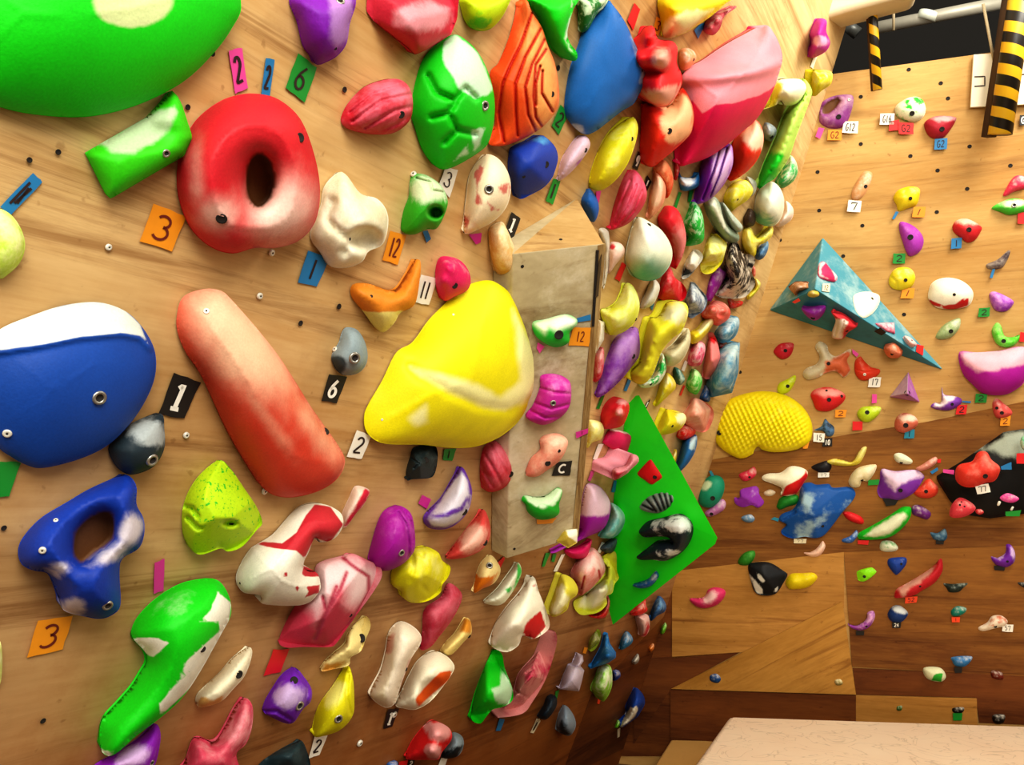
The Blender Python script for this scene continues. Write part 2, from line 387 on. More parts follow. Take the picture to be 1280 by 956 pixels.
        for el in (haze or []):
            q = pts(T, [el[:2]])[0]; rx, ry = el[2]/TILE[T][2], el[3]/TILE[T][2]; an = math.radians(el[4])
            d = VA-q; X = d[:, 0]*math.cos(an)+d[:, 1]*math.sin(an); Y = -d[:, 0]*math.sin(an)+d[:, 1]*math.cos(an)
            mk = np.maximum(mk, el[5]*np.exp(-((X/rx)**2+(Y/ry)**2)*.8)-.05)
        na_ = .9 if na is None else na; sf_ = .22 if sf is None else sf
    else:
        up = -(VA[:, 1]-cen[1])/max(np.abs(VA[:, 1]-cen[1]).max(), 1)
        ch = (.5 if c2 else .32) if chalk is None else chalk
        hh = np.r_[dome, np.zeros(len(loop))]
        mk = ch-.12+.16*up+.16*hh
        na_ = 1.3 if na is None else na; sf_ = .30 if sf is None else sf
    if gc and grooves:
        gg = np.r_[gm, gm[loop]]; cgc = hexc(gc); f = np.clip(gg*1.3, 0, 1)[:, None]
        CA = CA*(1-f)+cgc*f; CB = CB*(1-f)+cgc*f
    if HP is not None:
        f = np.r_[inh, np.zeros(len(loop), bool)]; dk = hexc('#6a4424'); CA[f] = dk; CB[f] = dk
    mk[nv:] = np.minimum(mk[nv:], .2)
    full = np.ones(n)
    attrs = dict(ca=CA, cb=CB, mk=mk, na=full*na_, sf=full*sf_, ns=full*(ns if ns else min(60, max(5, 2.6/s))))
    bp = C3 if part is None else None
    if part is None:
        o = mesh_obj(name, V3, faces, M_RESIN, foot.mean(0), None, True, None, attrs)
        HOLDS.append(dict(o=o, c=cen, desc=desc, nm=nm, cat=cat, side='B' if plane in ('B', 'blk', 'tetL', 'tetR', 'tetB') else 'L', r=math.sqrt(Apx)/2, label=label))
        if nm: LAND.append((nm, cen, math.sqrt(Apx)/2))
    else:
        o = mesh_obj(part[0], V3, faces, M_RESIN, V3.mean(0), part[1], True, None, attrs)
    bv = BVHTree.FromPolygons([Vector(p) for p in V3], faces)
    o_bv[o.name] = bv
    for b in bolts.split():
        kd, xy, r = b[0], b[1:].split(',')[:2], float(b.split(',')[2]) if b.count(',') == 2 else None
        q = pts(T, [[float(xy[0]), float(xy[1])]])[0]; d = norm(rays(q)[0])
        hit = bv.ray_cast(Vector(CAM), Vector(d))
        if hit[0] is None: continue
        nrm = np.array(hit[1]); nrm = nrm if nrm@d < 0 else -nrm
        nrm = norm(nrm*.8 - d*.45)
        rr = (r if r else (18 if kd != 's' else 12))/TILE[T][2]*((np.array(hit[0])-CAM)@FW)/F
        put_bolt(kd, np.array(hit[0])+nrm*rr*.12, nrm, rr, o)
    return o
o_bv = {}

# ------------------------------------------------------------------ tape tags with handwriting
def arc(cx, cy, rx, ry, a0, a1, n=14):
    return [(cx+rx*math.cos(math.radians(a0+(a1-a0)*i/n)), cy-ry*math.sin(math.radians(a0+(a1-a0)*i/n))) for i in range(n+1)]
GL = {
 '1': [[(.5, .05), (.5, .95)]], '/': [[(.62, .08), (.38, .92)]],
 'I': [[(.25, .22), (.52, .05), (.5, .93)], [(.2, .95), (.8, .95)]],
 '2': [arc(.5, .28, .36, .23, 165, -30)+[(.15, .88), (.18, .92), (.4, .92), (.65, .91), (.95, .9)]],
 '3': [arc(.45, .27, .36, .22, 150, -80)+arc(.45, .7, .42, .25, 80, -150)],
 '4': [[(.6, .95), (.6, .05), (.1, .65), (.95, .65)]],
 '5': [[(.85, .06), (.25, .06), (.2, .42)]+arc(.48, .66, .38, .28, 120, -150)],
 '6': [[(.72, .04), (.35, .35)]+arc(.5, .7, .34, .25, 150, -210, 20)],
 '7': [[(.1, .22), (.12, .07), (.88, .07), (.5, .95)]],
 '9': [arc(.5, .3, .34, .25, 0, 360, 20)+[(.8, .6), (.6, .95)]],
 '0': [arc(.5, .5, .36, .45, 90, 450, 22)],
 'C': [arc(.5, .5, .4, .4, 50, 310, 16)], 'G': [arc(.5, .5, .42, .45, 55, 330, 16)+[(.88, .52), (.5, .52)]],
 'V': [[(.1, .1), (.4, .9), (.9, .05)]], 'x': [[(.2, .2), (.8, .8)], [(.8, .15), (.2, .85)]],
}
def ribbon(pl, poly, w, h):
    if len(poly) < 6: poly = [tuple(np.array(p)+(np.array(q)-np.array(p))*k/6) for p, q in zip(poly[:-1], poly[1:]) for k in range(6)]+[poly[-1]]
    P = np.asarray(poly, float)
    if len(P) > 2:
        keep = [P[0]]
        for p in P[1:]:
            if np.linalg.norm(p-keep[-1]) > .15*w: keep.append(p)
        P = np.array(keep)
    tg = np.gradient(P, axis=0); tg /= np.maximum(np.linalg.norm(tg, axis=1), 1e-9)[:, None]
    nr = np.stack([-tg[:, 1], tg[:, 0]], 1)*w/2
    V = np.vstack([P+nr, P-nr]); n = len(P)
    return pl.un(V, h), [(i, i+1, n+i+1, n+i) for i in range(n-1)]
CNAME = {'o': ('orange', '#e8941a'), 'w': ('white', '#efeadc'), 'b': ('blue', '#1f76ac'), 'g': ('green', '#128a2c'), 'k': ('black', '#12100f'), 'r': ('red', '#d81a1c'),
         'p': ('pink', '#e0489c'), 'm': ('magenta', '#c8288c'), 't': ('teal', '#1c7f96'), 'y': ('orange red', '#e8481c'), 'c': ('cream', '#e8dcb8')}
def tape(T, quad, col, text='', plane=None, h=None, on=None, name='tape_tag', inset=(.2, .16)):
    q = pts(T, quad); cen = q.mean(0)
    if plane is None: plane = side(*cen)
    if h is None: h = .0155 if plane == 'B' else .004
    elif plane == 'B' and h < .02: h += .0155
    pl = PL[plane] if isinstance(plane, str) else plane
    if len(q) == 3: q = np.vstack([q, q[2:]+.01])
    bil = lambda a, b: (1-b)*((1-a)*q[0]+a*q[1])+b*((1-a)*q[3]+a*q[2])
    n = 5; V = []
    rs = random.Random(int(cen[0]*7+cen[1]*13))
    cur = rs.uniform(.001, .004)
    hs = []
    for j in range(n):
        for i in range(n):
            a, b = i/(n-1), j/(n-1)
            jag = (rs.uniform(-.018, .018), rs.uniform(-.018, .018)) if i in (0, n-1) or j in (0, n-1) else (0, 0)
            V.append(bil(a+jag[0], b+jag[1])); hs.append(h)
    top = pl.un(np.array(V), np.array(hs)); bot = pl.un(np.array(V), np.array(hs)-.0015)
    fcs = [(j*n+i, j*n+i+1, (j+1)*n+i+1, (j+1)*n+i) for j in range(n-1) for i in range(n-1)]
    m = n*n; rim = [i for i in range(n)]+[n-1+n*j for j in range(1, n)]+[n*n-1-i for i in range(1, n)]+[n*(n-1)-n*j for j in range(1, n-1)]
    fcs += [(rim[k], m+rim[k], m+rim[(k+1) % len(rim)], rim[(k+1) % len(rim)]) for k in range(len(rim))]
    cn, hx = CNAME[col]
    o = mesh_obj(name, np.vstack([top, bot]), fcs, tapemat(hx), None, None, False)
    if text:
        V, Fc = [], []; nch = len(text); w0 = 1-2*inset[0]
        pxh = np.linalg.norm(q[3]-q[0]); lw = (.10 if col == 'k' else .065)*pxh*(1 if nch == 1 else .85)*(1.25 if pxh < 22 else 1)
        for k, ch in enumerate(text):
            cw = w0/nch
            for st in GL.get(ch, []):
                sub = []
                for (a, b), (a2, b2) in zip(st[:-1], st[1:]):
                    m2 = 3 if len(st) < 6 else 1
                    for z in range(m2): sub.append((a+(a2-a)*z/m2, b+(b2-b)*z/m2))
                sub.append(st[-1])
                uv = [bil(inset[0]+(k+.06+.88*a)*cw, inset[1]+b*(1-2*inset[1])) for a, b in sub]
                vv, ff = ribbon(pl, uv, lw, h+.0012)
                off = sum(len(x) for x in V); V.append(vv); Fc += [tuple(off+i for i in f) for f in ff]
        if V:
            tm = M_WHINK if col == 'k' else (M_REDINK if col in 'o' else M_INK)
            mesh_obj('handwriting', np.vstack(V), Fc, tm, o.location, o, False)
    TAGS.append(dict(o=o, c=cen, cn=cn, text=text.replace('I', '1').replace('/', '1'), side='B' if plane in ('B', 'blk', 'tetL', 'tetR', 'tetB') else 'L', on={'box': 'the tall plywood box', 'green': 'the green triangle volume', 'blk': 'the black volume'}.get(plane, 'the blue pyramid volume' if str(plane)[:3] == 'tet' else None)))
    return o
# ------------------------------------------------------------------ the setting
def frame_obj(name, px_or_world, o, X, Y, Nn, mat, thick, world=False, kind='structure', parent=None):
    """a flat board: polygon of world points on the plane (o, X, Y); its texture runs along X"""
    P = np.asarray(px_or_world, float); Z = norm(Nn); R = np.stack([X, np.cross(Z, X), Z], 1)
    n = len(P); V = np.vstack([P, P-Z*thick])
    f = [tuple(range(n)), tuple(range(2*n-1, n-1, -1))]+[(i, n+i, n+(i+1) % n, (i+1) % n) for i in range(n)]
    nn = np.cross(P[1]-P[0], P[2]-P[1])
    if nn@Z < 0: f = [tuple(reversed(q)) for q in f]
    ob = mesh_obj(name, V, f, mat, o, parent, False, None, None, R)
    if kind: ob['kind'] = kind
    return ob
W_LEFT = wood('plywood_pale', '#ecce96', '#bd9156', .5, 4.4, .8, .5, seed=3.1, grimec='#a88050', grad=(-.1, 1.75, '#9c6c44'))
W_LEFTLO = wood('plywood_brown', '#b98a52', '#835527', .8, 6.5, .9, .35, seed=8.4)
W_BACK = wood('plywood_honey', '#ceaa6c', '#b08346', .9, 6, .8, .3, seed=1.3, grimec='#a07a40', streak=.5)
W_BACKLO = wood('plywood_walnut', '#a67234', '#683c18', .7, 6, .8, .4, seed=5.2, grimec='#5c3818')
W_TAN = wood('plywood_tan', '#c6924c', '#966628', .9, 6, .8, .35, seed=6.6, grimec='#8a6028')
W_RED = wood('plywood_reddish', '#7e481e', '#46200c', .8, 6, .8, .4, seed=2.2, grimec='#40200c')
W_GOLD = wood('plywood_gold', '#ce9a4c', '#9a6a28', .8, 4.5, .8, .35, seed=9.2, grimec='#8a6028')
UC = CL; dB = -D2
# left wall: leans over the room, runs from behind the viewer to the corner
bot = PL['L'].un((783, 924))[0]; bot = A1+CL*((bot-A1)@CL); top = A1+CL*3.6
# the corner line of both walls
flo_z = PL['B'].un((838, 922))[0][2]
kb = (flo_z-.16-A1[2])/CL[2]; bot = A1+CL*kb
kt = 3.1; top = A1+CL*kt
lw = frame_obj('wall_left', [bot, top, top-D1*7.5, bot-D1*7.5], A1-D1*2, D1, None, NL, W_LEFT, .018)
# a darker run of boards along its foot
def Lpt(x, y, h=0.0): return PL['L'].un((x, y), h)[0]
def Bpt(x, y, h=0.0): return PL['B'].un((x, y), h)[0]
def board(Pfun, px, name, mat, h, X, Nn, parent, thick=.004):
    P = [Pfun(x, y, h) for x, y in px]
    b = frame_obj(name, P, np.mean(P, 0), X, None, Nn, mat, thick, kind=None)
    mw = b.matrix_world.copy(); b.parent = parent
    b.matrix_parent_inverse = parent.matrix_world.inverted(); b.matrix_world = mw
    return b
bpy.context.view_layer.update()
board(Lpt, [(740, 866), (838, 762), (790, 930), (700, 975)], 'plywood_board', W_RED, .0015, D1, NL, lw, .001)
# back wall with its boards
t1, t2 = Bpt(1037, 93), Bpt(1280, 60); dirt = norm(t2-t1)
wb = frame_obj('wall_back', [bot, t1-dirt*.05, t1+dirt*3.2, bot+dB*3.2], A1, dB, None, NB, W_BACK, .018)
bpy.context.view_layer.update()
board(Bpt, [(838, 585), (1000, 553), (1160, 527), (1290, 500), (1420, 480), (1420, 700), (1280, 683), (1055, 690), (838, 716)], 'plywood_board', W_BACKLO, .004, dB, NB, wb)
board(Bpt, [(840, 714), (1055, 690), (1055, 760), (930, 815), (840, 823)], 'plywood_board', W_TAN, .006, dB, NB, wb)
board(Bpt, [(1055, 690), (1280, 682), (1420, 676), (1420, 852), (1280, 846), (1065, 833)], 'plywood_board', wood('plywood_brown_low', '#a67234', '#6a3e18', .8, 5, .8, .4, seed=4.4, grimec='#5a3818'), .006, dB, NB, wb)
board(Bpt, [(780, 700), (852, 700), (852, 945), (740, 945), (740, 890)], 'plywood_board', W_RED, .003, dB, NB, wb)
board(Bpt, [(792, 824), (925, 815), (838, 862), (792, 930)], 'plywood_board', W_RED, .006, dB, NB, wb)
board(Bpt, [(839, 861), (1053, 752), (1070, 868)], 'plywood_board', W_GOLD, .012, norm(Bpt(1053, 752)-Bpt(839, 861)), NB, wb)
board(Bpt, [(1066, 835), (1420, 852), (1420, 912), (1224, 903), (1220, 872), (1070, 868)], 'plywood_board', W_RED, .007, dB, NB, wb)
board(Bpt, [(838, 862), (1070, 869), (1070, 905), (1000, 940), (838, 935)], 'plywood_board', W_RED, .009, dB, NB, wb)
board(Bpt, [(1070, 869), (1221, 873), (1223, 935), (1070, 935)], 'plywood_board', W_TAN, .009, dB, NB, wb)
# bolt holes in the back wall
holes_b = [(1022, 215), (1024, 263), (975, 300), (1078, 282), (1172, 213), (1209, 236), (1171, 265), (1263, 207), (1136, 87), (1176, 104), (1076, 121), (1138, 195), (1212, 183), (1076, 180), (925, 420), (925, 465), (1130, 393), (1054, 320),
 (1259, 751), (856, 726), (868, 740), (894, 744), (850, 760), (865, 772), (889, 767), (953, 761), (972, 745), (1037, 709), (1037, 732), (996, 746), (1041, 772), (1253, 659), (1041, 700), (921, 755), (1261, 668), (1019, 128), (1185, 123)]
for x, y in holes_b: 
    hp = Bpt(x, y); put_bolt('k', hp+NB*(.006 if y > 690 else .001), NB, .0085 if y < 640 else .0055, None)
    b = bpy.context.scene.objects[-1]
for o in [o for o in bpy.data.objects if o.name.startswith('bolt_hole')]:
    mw = o.location.copy(); o.parent = wb; o.matrix_parent_inverse = wb.matrix_world.inverted()
lh = [(136, 309, 's'), (37, 200, 'k'), (73, 190, 'k'), (340, 316, 's'), (325, 370, 's'), (5, 660, 'k'), (54, 901, 'k'), (431, 112, 'k'), (424, 383, 'k'), (376, 404, 'k'), (235, 134, 'k'), (698, 85, 'k'), (233, 544, 's'), (331, 614, 's'), (266, 67, 'k'), (450, 929, 's'), (493, 893, 's')]
for x, y, kd in lh:
    b = put_bolt(kd, Lpt(x, y, .004), NL, (4.2 if kd == 's' else 3.6)/F*((Lpt(x, y)-CAM)@FW), None)
    b.parent = lw; b.matrix_parent_inverse = lw.matrix_world.inverted()
# floor, ceiling void, mats
fm = flatmat('floor_dark_boards', '#5a3a1c', .7)
def quad_struct(name, P, mat, thick=.02):
    P = np.asarray(P, float); z = np.array([0, 0, -thick])
    V = np.vstack([P, P+z]); n = len(P)
    f = [tuple(range(n)), tuple(range(2*n-1, n-1, -1))]+[(i, n+i, n+(i+1) % n, (i+1) % n) for i in range(n)]
    return tag(mesh_obj(name, V, f, mat, None, None, False), kind='structure')
fz = bot[2]
quad_struct('floor', [[-6, -4, fz], [7, -4, fz], [7, 8, fz], [-6, 8, fz]], fm)
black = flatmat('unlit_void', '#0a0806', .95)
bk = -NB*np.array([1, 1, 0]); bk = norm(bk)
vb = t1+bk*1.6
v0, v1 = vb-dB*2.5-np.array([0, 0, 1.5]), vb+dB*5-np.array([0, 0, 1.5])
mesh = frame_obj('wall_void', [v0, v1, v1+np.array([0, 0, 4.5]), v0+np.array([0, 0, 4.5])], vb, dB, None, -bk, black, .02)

def box_mat(name, P_top, zt, zb, mat, bev=.03, **kw):
    P = np.asarray(P_top, float); n = len(P)
    V = np.vstack([np.c_[P[:, :2], np.full(n, zt)], np.c_[P[:, :2], np.full(n, zb)]])
    f = [tuple(range(n)), tuple(range(2*n-1, n-1, -1))]+[(i, n+i, n+(i+1) % n, (i+1) % n) for i in range(n)]
    a = np.cross(V[1]-V[0], V[2]-V[1])
    if a[2] < 0: f = [tuple(reversed(q)) for q in f]
    o = mesh_obj(name, V, f, mat, np.r_[P[:, :2].mean(0), zb], None, True)
    md = o.modifiers.new('bevel', 'BEVEL'); md.width = bev; md.segments = 3
    o.modifiers.new('wn', 'WEIGHTED_NORMAL')
    return o
def fabric(name, c1, c2, crease=.6):
    m, nt, b = newmat(name); tc = N(nt, 'ShaderNodeTexCoord')
    n = N(nt, 'ShaderNodeTexNoise'); n.inputs['Scale'].default_value = 3.5; n.inputs['Detail'].default_value = 6; lk(nt, tc.outputs['Object'], n.inputs['Vector'])
    mx = N(nt, 'ShaderNodeMix', data_type='RGBA'); lk(nt, n.outputs['Fac'], mx.inputs['Factor']); mx.inputs['A'].default_value = (*hexc(c1), 1); mx.inputs['B'].default_value = (*hexc(c2), 1)
    # creases
    vo = N(nt, 'ShaderNodeTexNoise'); vo.inputs['Scale'].default_value = 5; vo.inputs['Detail'].default_value = 2; vo.inputs['Distortion'].default_value = 2.2; lk(nt, tc.outputs['Object'], vo.inputs['Vector'])
    ab = N(nt, 'ShaderNodeMath', operation='SUBTRACT'); lk(nt, vo.outputs['Fac'], ab.inputs[0]); ab.inputs[1].default_value = .5
    a2 = N(nt, 'ShaderNodeMath', operation='ABSOLUTE'); lk(nt, ab.outputs[0], a2.inputs[0])
    mr = N(nt, 'ShaderNodeMapRange'); lk(nt, a2.outputs[0], mr.inputs['Value']); mr.inputs['From Max'].default_value = .02; mr.inputs['To Min'].default_value = 1-.45*crease
    mu = N(nt, 'ShaderNodeMix', data_type='RGBA', blend_type='MULTIPLY'); mu.inputs['Factor'].default_value = 1; lk(nt, mx.outputs['Result'], mu.inputs['A']); lk(nt, mr.outputs['Result'], mu.inputs['B'])
    lk(nt, mu.outputs['Result'], b.inputs['Base Color']); b.inputs['Roughness'].default_value = .55
    bp = N(nt, 'ShaderNodeBump'); bp.inputs['Strength'].default_value = .3; bp.inputs['Distance'].default_value = .01; lk(nt, mr.outputs['Result'], bp.inputs['Height']); lk(nt, bp.outputs['Normal'], b.inputs['Normal'])
    return m
def atz(x, y, z):
    d = rays((x, y))[0]; return CAM+d*((z-CAM[2])/d[2])
zt = max(Bpt(909, 894)[2], Bpt(1285, 906)[2], Bpt(1100, 899)[2])+.02
mt = box_mat('crash_mat', [atz(909, 894, zt), atz(1285, 906, zt), atz(1500, 930, zt), atz(1560, 1300, zt), atz(700, 1180, zt)], zt, fz, fabric('mat_vinyl_pink_cream', '#e8ccb0', '#f0dec4', .5), .035)
tag(mt, 'thick pinkish cream crash mat with creased vinyl top', 'crash mat')
zl = flo_z+.002
ft = [atz(838, 924, zl), atz(930, 926, zl), atz(930, 1030, zl), atz(770, 1030, zl)]
tag(box_mat('foam_pad', ft, zl, fz, fabric('pad_tan_vinyl', '#b58a48', '#c89c5c', .1), .015), 'low tan foam pad wedged between crash mat and wall foot', 'crash mat')

# ------------------------------------------------------------------ beam, poles, pipe and cables at the top of the back wall
def prism(name, pl, px, h0, h1, mat, bev=0.0, parent=None):
    a, b = pl.un(px, h1), pl.un(px, h1); b = a-pl.N*(h1-h0); n = len(a)
    f = [tuple(range(n)), tuple(range(2*n-1, n-1, -1))]+[(i, n+i, n+(i+1) % n, (i+1) % n) for i in range(n)]
    if np.cross(a[1]-a[0], a[2]-a[1])@pl.N < 0: f = [tuple(reversed(q)) for q in f]
    o = mesh_obj(name, np.vstack([a, b]), f, mat, None, parent, True)
    if bev:
        md = o.modifiers.new('bevel', 'BEVEL'); md.width = bev; md.segments = 3; o.modifiers.new('wn', 'WEIGHTED_NORMAL')
    return o
tag(prism('padded_beam', PL['B'], [(969, 36), (1015, 28), (1060, 14), (1150, -10), (1160, -70), (992, -70)], .03, .28, flatmat('beam_cream_padding', '#dfcfae', .7, 0, .06, 90), .03),
    'cream padded beam crossing the top of the wall corner', 'beam')
def tube(name, A, B, r, mat, parent=None, n=20, caps=True, m=1):
    A, B = np.asarray(A, float), np.asarray(B, float); d = norm(B-A); a = norm(np.cross(d, [.3, .9, .1])); b = np.cross(d, a)
    ang = np.arange(n)*2*math.pi/n; rg = np.cos(ang)[:, None]*a+np.sin(ang)[:, None]*b
    V = np.vstack([A+(B-A)*k/m+rg*r for k in range(m+1)])
    f = [(k*n+i, k*n+(i+1) % n, (k+1)*n+(i+1) % n, (k+1)*n+i) for k in range(m) for i in range(n)]
    if caps: f += [tuple(range(n))[::-1], tuple(range(m*n, m*n+n))]
    R = np.stack([a, b, d], 1)
    return mesh_obj(name, V, f, mat, A, parent, True, None, None, R)
def hazard():
    m, nt, b = newmat('hazard_tape_yellow_black'); tc = N(nt, 'ShaderNodeTexCoord'); sp = N(nt, 'ShaderNodeSeparateXYZ'); lk(nt, tc.outputs['Object'], sp.inputs[0])
    at = N(nt, 'ShaderNodeMath', operation='ARCTAN2'); lk(nt, sp.outputs['Y'], at.inputs[0]); lk(nt, sp.outputs['X'], at.inputs[1])
    nz = N(nt, 'ShaderNodeTexNoise'); nz.inputs['Scale'].default_value = 6; lk(nt, tc.outputs['Object'], nz.inputs['Vector'])
    k = N(nt, 'ShaderNodeMath', operation='MULTIPLY_ADD'); lk(nt, sp.outputs['Z'], k.inputs[0]); k.inputs[1].default_value = 2*math.pi/.082; lk(nt, at.outputs[0], k.inputs[2])
    k2 = N(nt, 'ShaderNodeMath', operation='MULTIPLY_ADD'); lk(nt, nz.outputs['Fac'], k2.inputs[0]); k2.inputs[1].default_value = 1.2; lk(nt, k.outputs[0], k2.inputs[2])
    s = N(nt, 'ShaderNodeMath', operation='SINE'); lk(nt, k2.outputs[0], s.inputs[0])
    mr = N(nt, 'ShaderNodeMapRange'); lk(nt, s.outputs[0], mr.inputs['Value']); mr.inputs['From Min'].default_value = -.05; mr.inputs['From Max'].default_value = .05
    mx = N(nt, 'ShaderNodeMix', data_type='RGBA'); lk(nt, mr.outputs['Result'], mx.inputs['Factor']); mx.inputs['A'].default_value = (*hexc('#17110c'), 1); mx.inputs['B'].default_value = (*hexc('#e0b022'), 1)
    lk(nt, mx.outputs['Result'], b.inputs['Base Color']); b.inputs['Roughness'].default_value = .4
    return m
HZ = hazard(); M_BATTEN = flatmat('post_dark_wood', '#4a321a', .7)
def post(x0, y0, x1, y1, wpx, h, label):
    B0, B1 = Bpt(x1, y1, h), Bpt(x0, y0, h); r = wpx/2/F*((B0-CAM)@FW); B1 = B0+(B1-B0)*1.5
    o = tube('striped_post', B0, B1, r, HZ, None, 20); tag(o, label, 'post', 'striped posts at the top of the back wall')
    bpy.context.view_layer.update()
    off = -r*.75*dB-NB*r*.9
    bt = tube('batten', B0+off, B1+off, r*.62, M_BATTEN, None, 4); mw = bt.matrix_world.copy(); bt.parent = o; bt.matrix_parent_inverse = o.matrix_world.inverted(); bt['label'] = 'dark wooden batten behind the taped pole'
post(1090, 3, 1097, 112, 11, .10, 'thin yellow and black striped post in front of the dark opening')
post(1276, -2, 1250, 168, 28, .14, 'thick yellow and black striped post covering part of the white sign')
PB = lambda x, y, h: PL['B'].un((x, y), h)[0]
o = tube('overhead_pipe', PB(1085, 37, -.7), PB(1290, -4, -.7), .03, flatmat('galvanised_pipe', '#a09c8e', .5, .3)); tag(o, 'grey metal pipe in the dark opening', 'pipe')
bpy.context.view_layer.update()
cl = tube('clamp', PB(1157, 25, -.69), PB(1161, 15, -.69), .045, flatmat('pipe_clamp', '#d8dccc', .4, .2)); cl.parent = o; cl.matrix_parent_inverse = o.matrix_world.inverted()
for (a, b, lab) in (((1117, 3), (1117, 38), 'thin pale cable dangling below the grey pipe'), ((1229, 5), (1247, 100), 'thin beige cord slanting down to the white sign')):
    tag(tube('cable', PB(*a, -.25 if a[0] < 1200 else .06), PB(*b, -.25 if a[0] < 1200 else .06), .006, flatmat('cable_beige', '#a89878', .6), None, 8), lab, 'cable')
o = tube('wall_spotlight', PB(1056, 30, -.6), PB(1072, 42, -.6), .03, flatmat('spotlight_grey', '#4a4c4a', .4, .4), None, 16); tag(o, 'small dark spotlight at the end of the overhead pipe', 'lamp')
bpy.context.view_layer.update()
# white board with black characters behind the thick post
sg = prism('character_sign', PL['B'], [(1217, 68), (1292, 64), (1292, 130), (1213, 134)], .012, .03, flatmat('sign_white', '#ece4cc', .6, 0, .05), .002)
tag(sg, 'white sign with black katakana strokes behind the thick striped post', 'sign')
V, Fc = [], []
for st in ([(1218, 96), (1231, 95.5), (1231, 107), (1218, 108)], [(1237, 99.6), (1262, 97.5)], [(1275, 93.3), (1290, 92)]):
    vv, ff = ribbon(PL['B'], st, 1.6, .0315); off = sum(len(v) for v in V); V.append(vv); Fc += [tuple(off+i for i in f) for f in ff]
mesh_obj('lettering', np.vstack(V), Fc, M_INK, sg.location, sg, False)

# ------------------------------------------------------------------ wall volumes
def paint(name, c1, c2, scale=5, lo=.45, hi=.7, amt=1.0, rough=.55):
    m, nt, b = newmat(name); tc = N(nt, 'ShaderNodeTexCoord'); n = N(nt, 'ShaderNodeTexNoise'); n.inputs['Scale'].default_value = scale; n.inputs['Detail'].default_value = 7; n.inputs['Roughness'].default_value = .7
    lk(nt, tc.outputs['Object'], n.inputs['Vector']); mr = N(nt, 'ShaderNodeMapRange', interpolation_type='SMOOTHSTEP'); lk(nt, n.outputs['Fac'], mr.inputs['Value'])
    mr.inputs['From Min'].default_value = lo; mr.inputs['From Max'].default_value = hi; mr.inputs['To Max'].default_value = amt
    mx = N(nt, 'ShaderNodeMix', data_type='RGBA'); lk(nt, mr.outputs['Result'], mx.inputs['Factor']); mx.inputs['A'].default_value = (*hexc(c1), 1); mx.inputs['B'].default_value = (*hexc(c2), 1)
    lk(nt, mx.outputs['Result'], b.inputs['Base Color']); b.inputs['Roughness'].default_value = rough
    return m
def volume(name, pl, verts, faces, mats, fm, label, nm=None, bev=.004, cat='wall volume'):
    P = np.array([pl.un((x, y), h)[0] for x, y, h in verts])
    cen = P.mean(0); F2 = []
    for f in faces:
        nn = np.cross(P[f[1]]-P[f[0]], P[f[2]]-P[f[1]]); fc = P[list(f)].mean(0)
        F2.append(tuple(f) if nn@(fc-(cen-pl.N*.02)) > 0 else tuple(reversed(f)))
    o = mesh_obj(name, P, F2, mats, None, None, False, fm)
    if bev:
        md = o.modifiers.new('bevel', 'BEVEL'); md.width = bev; md.segments = 2
    c = np.mean([[x, y] for x, y, h in verts], 0)
    tag(o, label, cat)
    if nm: LAND.append((nm, c, 60))
    return P, o
def fplane(a, b, c):
    n = np.cross(b-a, c-a); n = n if n@(CAM-a) > 0 else -n
    return Plane(a, n)
def solid(name, P, faces, mats, fm, label, cat='wall volume', bev=.003, nm=None):
    P = np.asarray(P, float); cen = P.mean(0); F2 = []
    for f in faces:
        f = list(f); nn = np.cross(P[f[1]]-P[f[0]], P[f[2]]-P[f[0]]); F2.append(f if nn@(P[f].mean(0)-cen) > 0 else f[::-1])
    o = mesh_obj(name, P, F2, mats, None, None, False, fm)
    if bev:
        md = o.modifiers.new('bevel', 'BEVEL'); md.width = bev; md.segments = 2
    tag(o, label, cat, 'wall volumes')
    if nm:
        q = project(cen)[0]; LAND.append((nm, q, 50))
    return o
Lw, Bw = PL['L'], PL['B']
# plywood wedge box on the left wall
f4 = [(641, 317, .06), (757, 304, .2), (723, 671, .2), (634, 698, .06)]
P = [Lw.un((x, y), h)[0] for x, y, h in f4]
PL['box'] = fplane(np.array(P[0]), np.array(P[1]), np.array(P[3])); P[2] = PL['box'].un((723, 671))[0]; e = Lw.un((721, 248), .0)[0]; f_ = Lw.un((748, 284), .10)[0]
foot = [p-NL*((p-Lw.P0)@NL-.001) for p in P]
V = P+[e]+foot                                        # 0-3 front, 4 apex, 5-8 feet
M_BOX = wood('volume_plywood_chalky', '#cfc09a', '#9a8a68', 2, 3, .9, .7, seed=4.7, grimec='#dcd4bc')
M_BOXTOP = wood('volume_plywood_pale', '#d8b882', '#b08a52', 2, 4, .8, .5, seed=2.7, grimec='#a08058')
M_LAM = wood('plywood_edge', '#cbb078', '#7a5a30', 40, 2, 1.2, .4, seed=1.7)
box = solid('plywood_box_volume', V, [(0, 1, 2, 3), (0, 4, 1), (3, 2, 7, 8), (0, 3, 8, 5), (1, 2, 7, 6), (0, 5, 4), (1, 6, 4), (5, 6, 7, 8)], [M_BOX, M_BOXTOP], [0, 1, 0, 0, 0, 0, 1, 0],
            'tall weathered plywood box volume standing out from the left wall', nm='the tall plywood box')
PL['box'] = fplane(np.array(P[0]), np.array(P[1]), np.array(P[3]))
def strip(pl, px, name, mat, h, parent, th=.003):
    a = pl.un(px, h); V = np.vstack([a, a-pl.N*th]); n = len(a)
    f = [tuple(range(n)), tuple(range(2*n-1, n-1, -1))]+[(i, n+i, n+(i+1) % n, (i+1) % n) for i in range(n)]
    return mesh_obj(name, V, f, mat, None, parent, False)
strip(PL['box'], [(748, 307), (757, 305), (723, 670), (715, 673)], 'laminated_edge', M_LAM, .0035, box)
